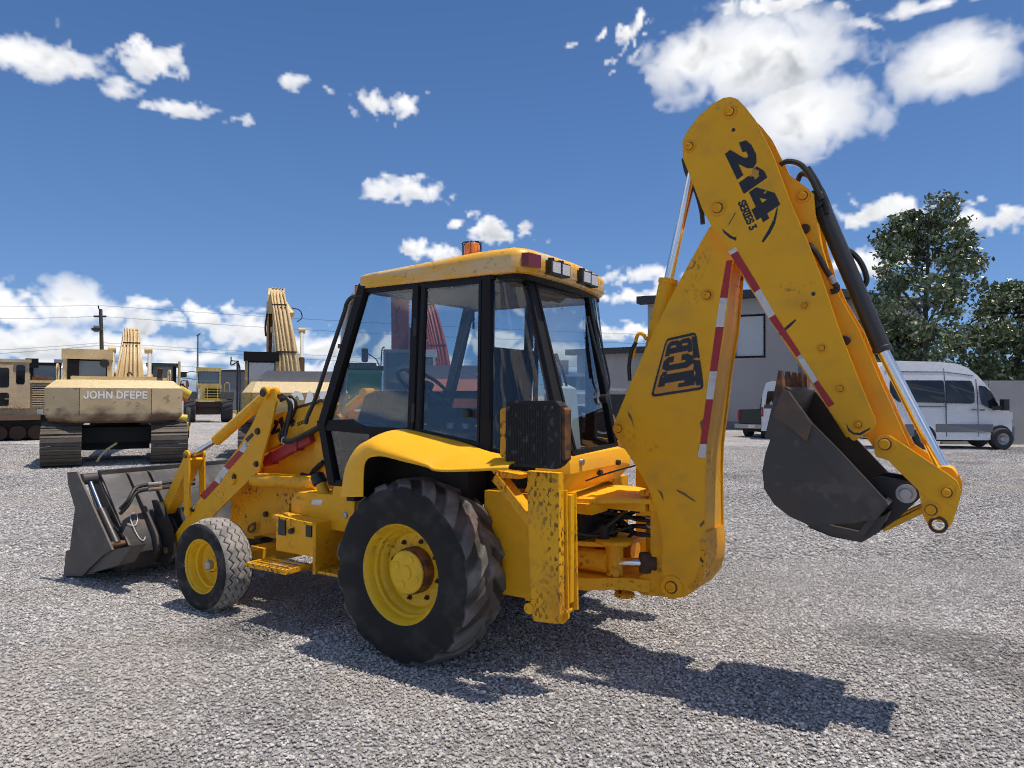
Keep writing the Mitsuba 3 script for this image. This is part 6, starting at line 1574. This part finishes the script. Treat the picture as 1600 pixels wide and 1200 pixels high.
# dark lorry nose between the cab and the boom, and the pale machine beyond the rear window
x, t = face(962, 21.0)
A = At(x, 21.0, t)
TR = thing('black_truck', 'black truck with chrome mirror half hidden behind the boom', 'truck')
A.add(TR, 'cab', [plate([(-.7, .6), (.9, .6), (.9, 1.85), (-.2, 1.85), (-.42, 1.6), (-.7, 1.5)], 0, 2.0, .06)], 'black_paint', 40)
A.add(TR, 'mirror', [bx(-.45, -.30, -.2, -.1, 1.45, 1.95, .03), tube([(-.4, -.15, 1.9), (-.1, -.1, 2.0), (.2, 0, 1.95)], .025, 6), bx(-.5, .3, -.1, .1, 1.95, 2.02, .02)], 'chrome')
A.add(TR, 'wheel_trim', [lathe([(.30, -.05), (.36, -.05), (.36, .05), (.30, .05)], (-.35, -.06, 1.05), 'y', 24)], 'chrome')
for s in (-.3, .5): A.add(TR, 'wheel', cyl((s, -.02, .5), (s, .3, .5), .5, 24), 'tyre_far')
x, t = face(886, 30.0)
A = At(x, 30.0, t)
PM = thing('white_truck', 'white truck cab seen through the backhoe rear window', 'truck')
A.add(PM, 'body', [bx(-.95, .8, 0, 2, .9, 1.9, .05), bx(-.7, 1.0, .2, 2, 1.9, 2.75, .08)], 'far_white', 40)
A.add(PM, 'window', bx(-.05, .85, .18, .21, 2.05, 2.6, .01), 'sky_glass')
A.add(PM, 'mirror', bx(-.95, -.72, 0, .1, 2.1, 2.6, .04), 'black_paint')
A.add(PM, 'guard_rail', [tube([(-.9, -.2, 1.85), (.9, -.2, 1.85), (1.3, -.2, 1.5), (1.5, -.2, .8)], .06, 8), tube([(-.3, -.3, 1.4), (1.6, -.3, 1.4)], .04, 8), tube([(.2, -.3, 1.0), (1.7, -.3, 1.0)], .04, 8)], 'far_white')
for s in (-.7, .7): A.add(PM, 'wheel', cyl((s - .14, .6, .5), (s + .14, .6, .5), .5, 24), 'tyre_far')
A = At(*[(880 - 800) / 1125.2 * 28, 28], 0)
FL = thing('floodlight', 'square floodlight on a thin pole seen through the rear window', 'floodlight')
A.add(FL, 'pole', cyl((-.28, 0, 0), (-.28, 0, 3.1), .04, 10), 'grey_hood')
A.add(FL, 'panel', bx(-.38, .20, -.06, .06, 2.62, 3.18, .02), 'grey_hood')

# ------------------------------------------------------------------ trees
def tree(label, x, d, h, spread, trunk_h, seed, n_clumps, per, leaf, lean=0.0, levels=None, cat='tree', group=None):
    rng = np.random.default_rng(seed)
    k = thing('tree', label, cat, group)
    A = At(x, d, 0)
    wood = [tube([(0, 0, 0), (.05, 0, h * .25), (-.05 + lean * .3, .05, h * .5), (lean * .7, 0, h * .75), (lean, 0, h * .95)], np.interp(np.linspace(0, 1, 33), [0, 1], [.20, .03]), 9)]
    cl = []
    while len(cl) < n_clumps:
        t = rng.uniform(0, 1) ** .85
        z = trunk_h + (h - trunk_h) * t
        r = np.interp(t, *levels) * spread
        a = rng.uniform(0, 2 * PI); q = math.sqrt(rng.uniform(.05, 1.0)) * r * (1 + .22 * math.sin(3 * a + seed + t * 9))
        cl.append((lean * t + q * math.cos(a), q * math.sin(a), z + rng.normal(0, .15), t))
    for c in cl[::3]:
        zb = max(trunk_h * .6, c[2] - .5 * math.hypot(c[0], c[1]) - .8)
        wood.append(tube([(lean * c[3] * .8, 0, zb), (c[0] * .5, c[1] * .5, (zb + c[2]) / 2 + .1), c[:3]], np.interp(np.linspace(0, 1, 17), [0, 1], [.05, .012]), 5))
    A.add(k, 'trunk', wood, 'bark')
    for mname, part in (('leaf', 0), ('leaf_light', 1)):
        vs, fs = [], []
        base = 0
        for ci, c in enumerate(cl):
            m = int(per * rng.uniform(.6, 1.4))
            s = rng.uniform(.20, .44) * (1.2 - .40 * c[3])
            pos = np.clip(rng.normal(0, 1, (m, 3)), -1.5, 1.5) * np.array([s, s, s * .75]) + np.array(c[:3])
            pick = rng.uniform(0, 1, m) < .42
            pos = pos[pick if part else ~pick]
            m = len(pos)
            nrm = rng.normal(0, 1, (m, 3)) + np.array([0, 0, .6]); nrm /= np.linalg.norm(nrm, axis=1, keepdims=True)
            a = rng.normal(0, 1, (m, 3)); a -= nrm * (a * nrm).sum(1, keepdims=True); a /= np.linalg.norm(a, axis=1, keepdims=True)
            b = np.cross(nrm, a); L = leaf * rng.uniform(.7, 1.35, (m, 1))
            q = np.stack([pos - a * L, pos - b * L * .62 + nrm * L * .18, pos + a * L, pos + b * L * .62 + nrm * L * .18], 1)
            vs.append(q.reshape(-1, 3))
            i = np.arange(m)[:, None] * 4 + base
            fs.append(np.vstack([i + np.array([0, 1, 2]), i + np.array([0, 2, 3])])); base += 4 * m
        A.add(k, 'crown', trimesh.Trimesh(np.vstack(vs), np.vstack(fs), process=False), mname, False, kind='stuff')
    return k


tree('tall broadleaf tree with open glossy crown rising above the roof at right', 18.7, 32.5, 10.5, 3.1, 2.4, 5, 112, 118, .115, .15, ([0, .2, .4, .55, .7, .85, 1.0], [1.0, 1.1, 1.05, 1.0, .72, .55, .30]))
tree('lower bushy tree at the right edge beside the tall tree', 23.6, 33.5, 7.0, 2.9, 1.6, 8, 100, 112, .112, .0, ([0, .3, .6, .85, 1.0], [1.0, 1.05, .9, .5, .15]))
tree('dark bushy tree behind the white van, below the tall tree', 18.6, 35.5, 5.6, 2.0, 1.2, 12, 90, 100, .12, .0, ([0, .3, .6, .85, 1.0], [1.0, 1.05, .9, .5, .15]))

# ------------------------------------------------------------------ ground
gk = thing('ground', kind='structure')
scene[gk] = mikit.ply(trimesh.Trimesh([(-9000, -9000, -.004), (9000, -9000, -.004), (9000, 9000, -.004), (-9000, 9000, -.004)], [(0, 1, 2), (0, 2, 3)], process=False), 'ground_gravel'); used.add(gk)
GK = 'gravel'
rng = np.random.default_rng(11)
ico = trimesh.creation.icosahedron()
octa = trimesh.Trimesh([(1, 0, 0), (-1, 0, 0), (0, 1, 0), (0, -1, 0), (0, 0, 1), (0, 0, -1)], [(0, 2, 4), (2, 1, 4), (1, 3, 4), (3, 0, 4), (2, 0, 5), (1, 2, 5), (3, 1, 5), (0, 3, 5)], process=False)


def gravel_tile(n, lo, hi, size):
    vs, fs, uv = [], [], []
    pos = rng.uniform(-.5, .5, (n, 2)) * size
    rad = lo + (hi - lo) * rng.uniform(0, 1, n) ** 2.0
    base = 0
    for i in range(n):
        src = ico if rad[i] > lo + (hi - lo) * .22 else octa
        q = src.vertices * rng.uniform(.66, 1.2, (len(src.vertices), 1)) * np.array([1, rng.uniform(.6, 1), rng.uniform(.40, .68)])
        a, b = rng.uniform(0, 2 * PI), rng.normal(0, .25)
        ca, sa, cb, sb = math.cos(a), math.sin(a), math.cos(b), math.sin(b)
        q = q @ np.array([[1, 0, 0], [0, cb, -sb], [0, sb, cb]]).T @ np.array([[ca, -sa, 0], [sa, ca, 0], [0, 0, 1]]).T
        vs.append(q * rad[i] + np.array([*pos[i], rad[i] * rng.uniform(.05, .5)]))
        fs.append(src.faces + base); base += len(q)
        u = rng.uniform(0, 1) * .8 + rng.uniform(0, 1) * .2
        uv.append(np.tile([[u, rng.uniform(0, 1)]], (len(q), 1)))
    return mikit.ply(trimesh.Trimesh(np.vstack(vs), np.vstack(fs), process=False), 'gravel_stone', smooth=False, uv=np.vstack(uv))


for k in range(3):
    scene['near_gravel_%d' % k] = {'type': 'shapegroup', 'stones': gravel_tile(4500, .0048, .0152, 1.0)}
for k in range(2):
    scene['far_gravel_%d' % k] = {'type': 'shapegroup', 'stones': gravel_tile(3400, .009, .024, 2.0)}
labels[GK] = {'label': 'loose grey crushed stone gravel covering the whole yard', 'category': 'gravel', 'kind': 'stuff'}
cnt = 0
for size, dmin, dmax, kinds in ((1.0, 1.5, 8.0, 3), (2.0, 8.0, 26.0, 2)):
    for iy in range(int(math.floor(dmin / size)), int(dmax / size)):
        d = (iy + .5) * size
        half = d * .75 + size * 1.3
        for ix in range(-int(half / size) - 1, int(half / size) + 2):
            cx = (ix + .5 * (iy % 2)) * size
            if abs(cx) > half: continue
            M = YM @ trimesh.transformations.translation_matrix([cx, d, 0]) @ trimesh.transformations.rotation_matrix(rng.integers(0, 4) * PI / 2, (0, 0, 1))
            cnt += 1
            scene['%s__%03d' % (GK, cnt)] = {'type': 'instance', 'to_world': T(M.tolist()), 'group': {'type': 'ref', 'id': ('near_gravel_%d' if size == 1.0 else 'far_gravel_%d') % rng.integers(0, kinds)}}
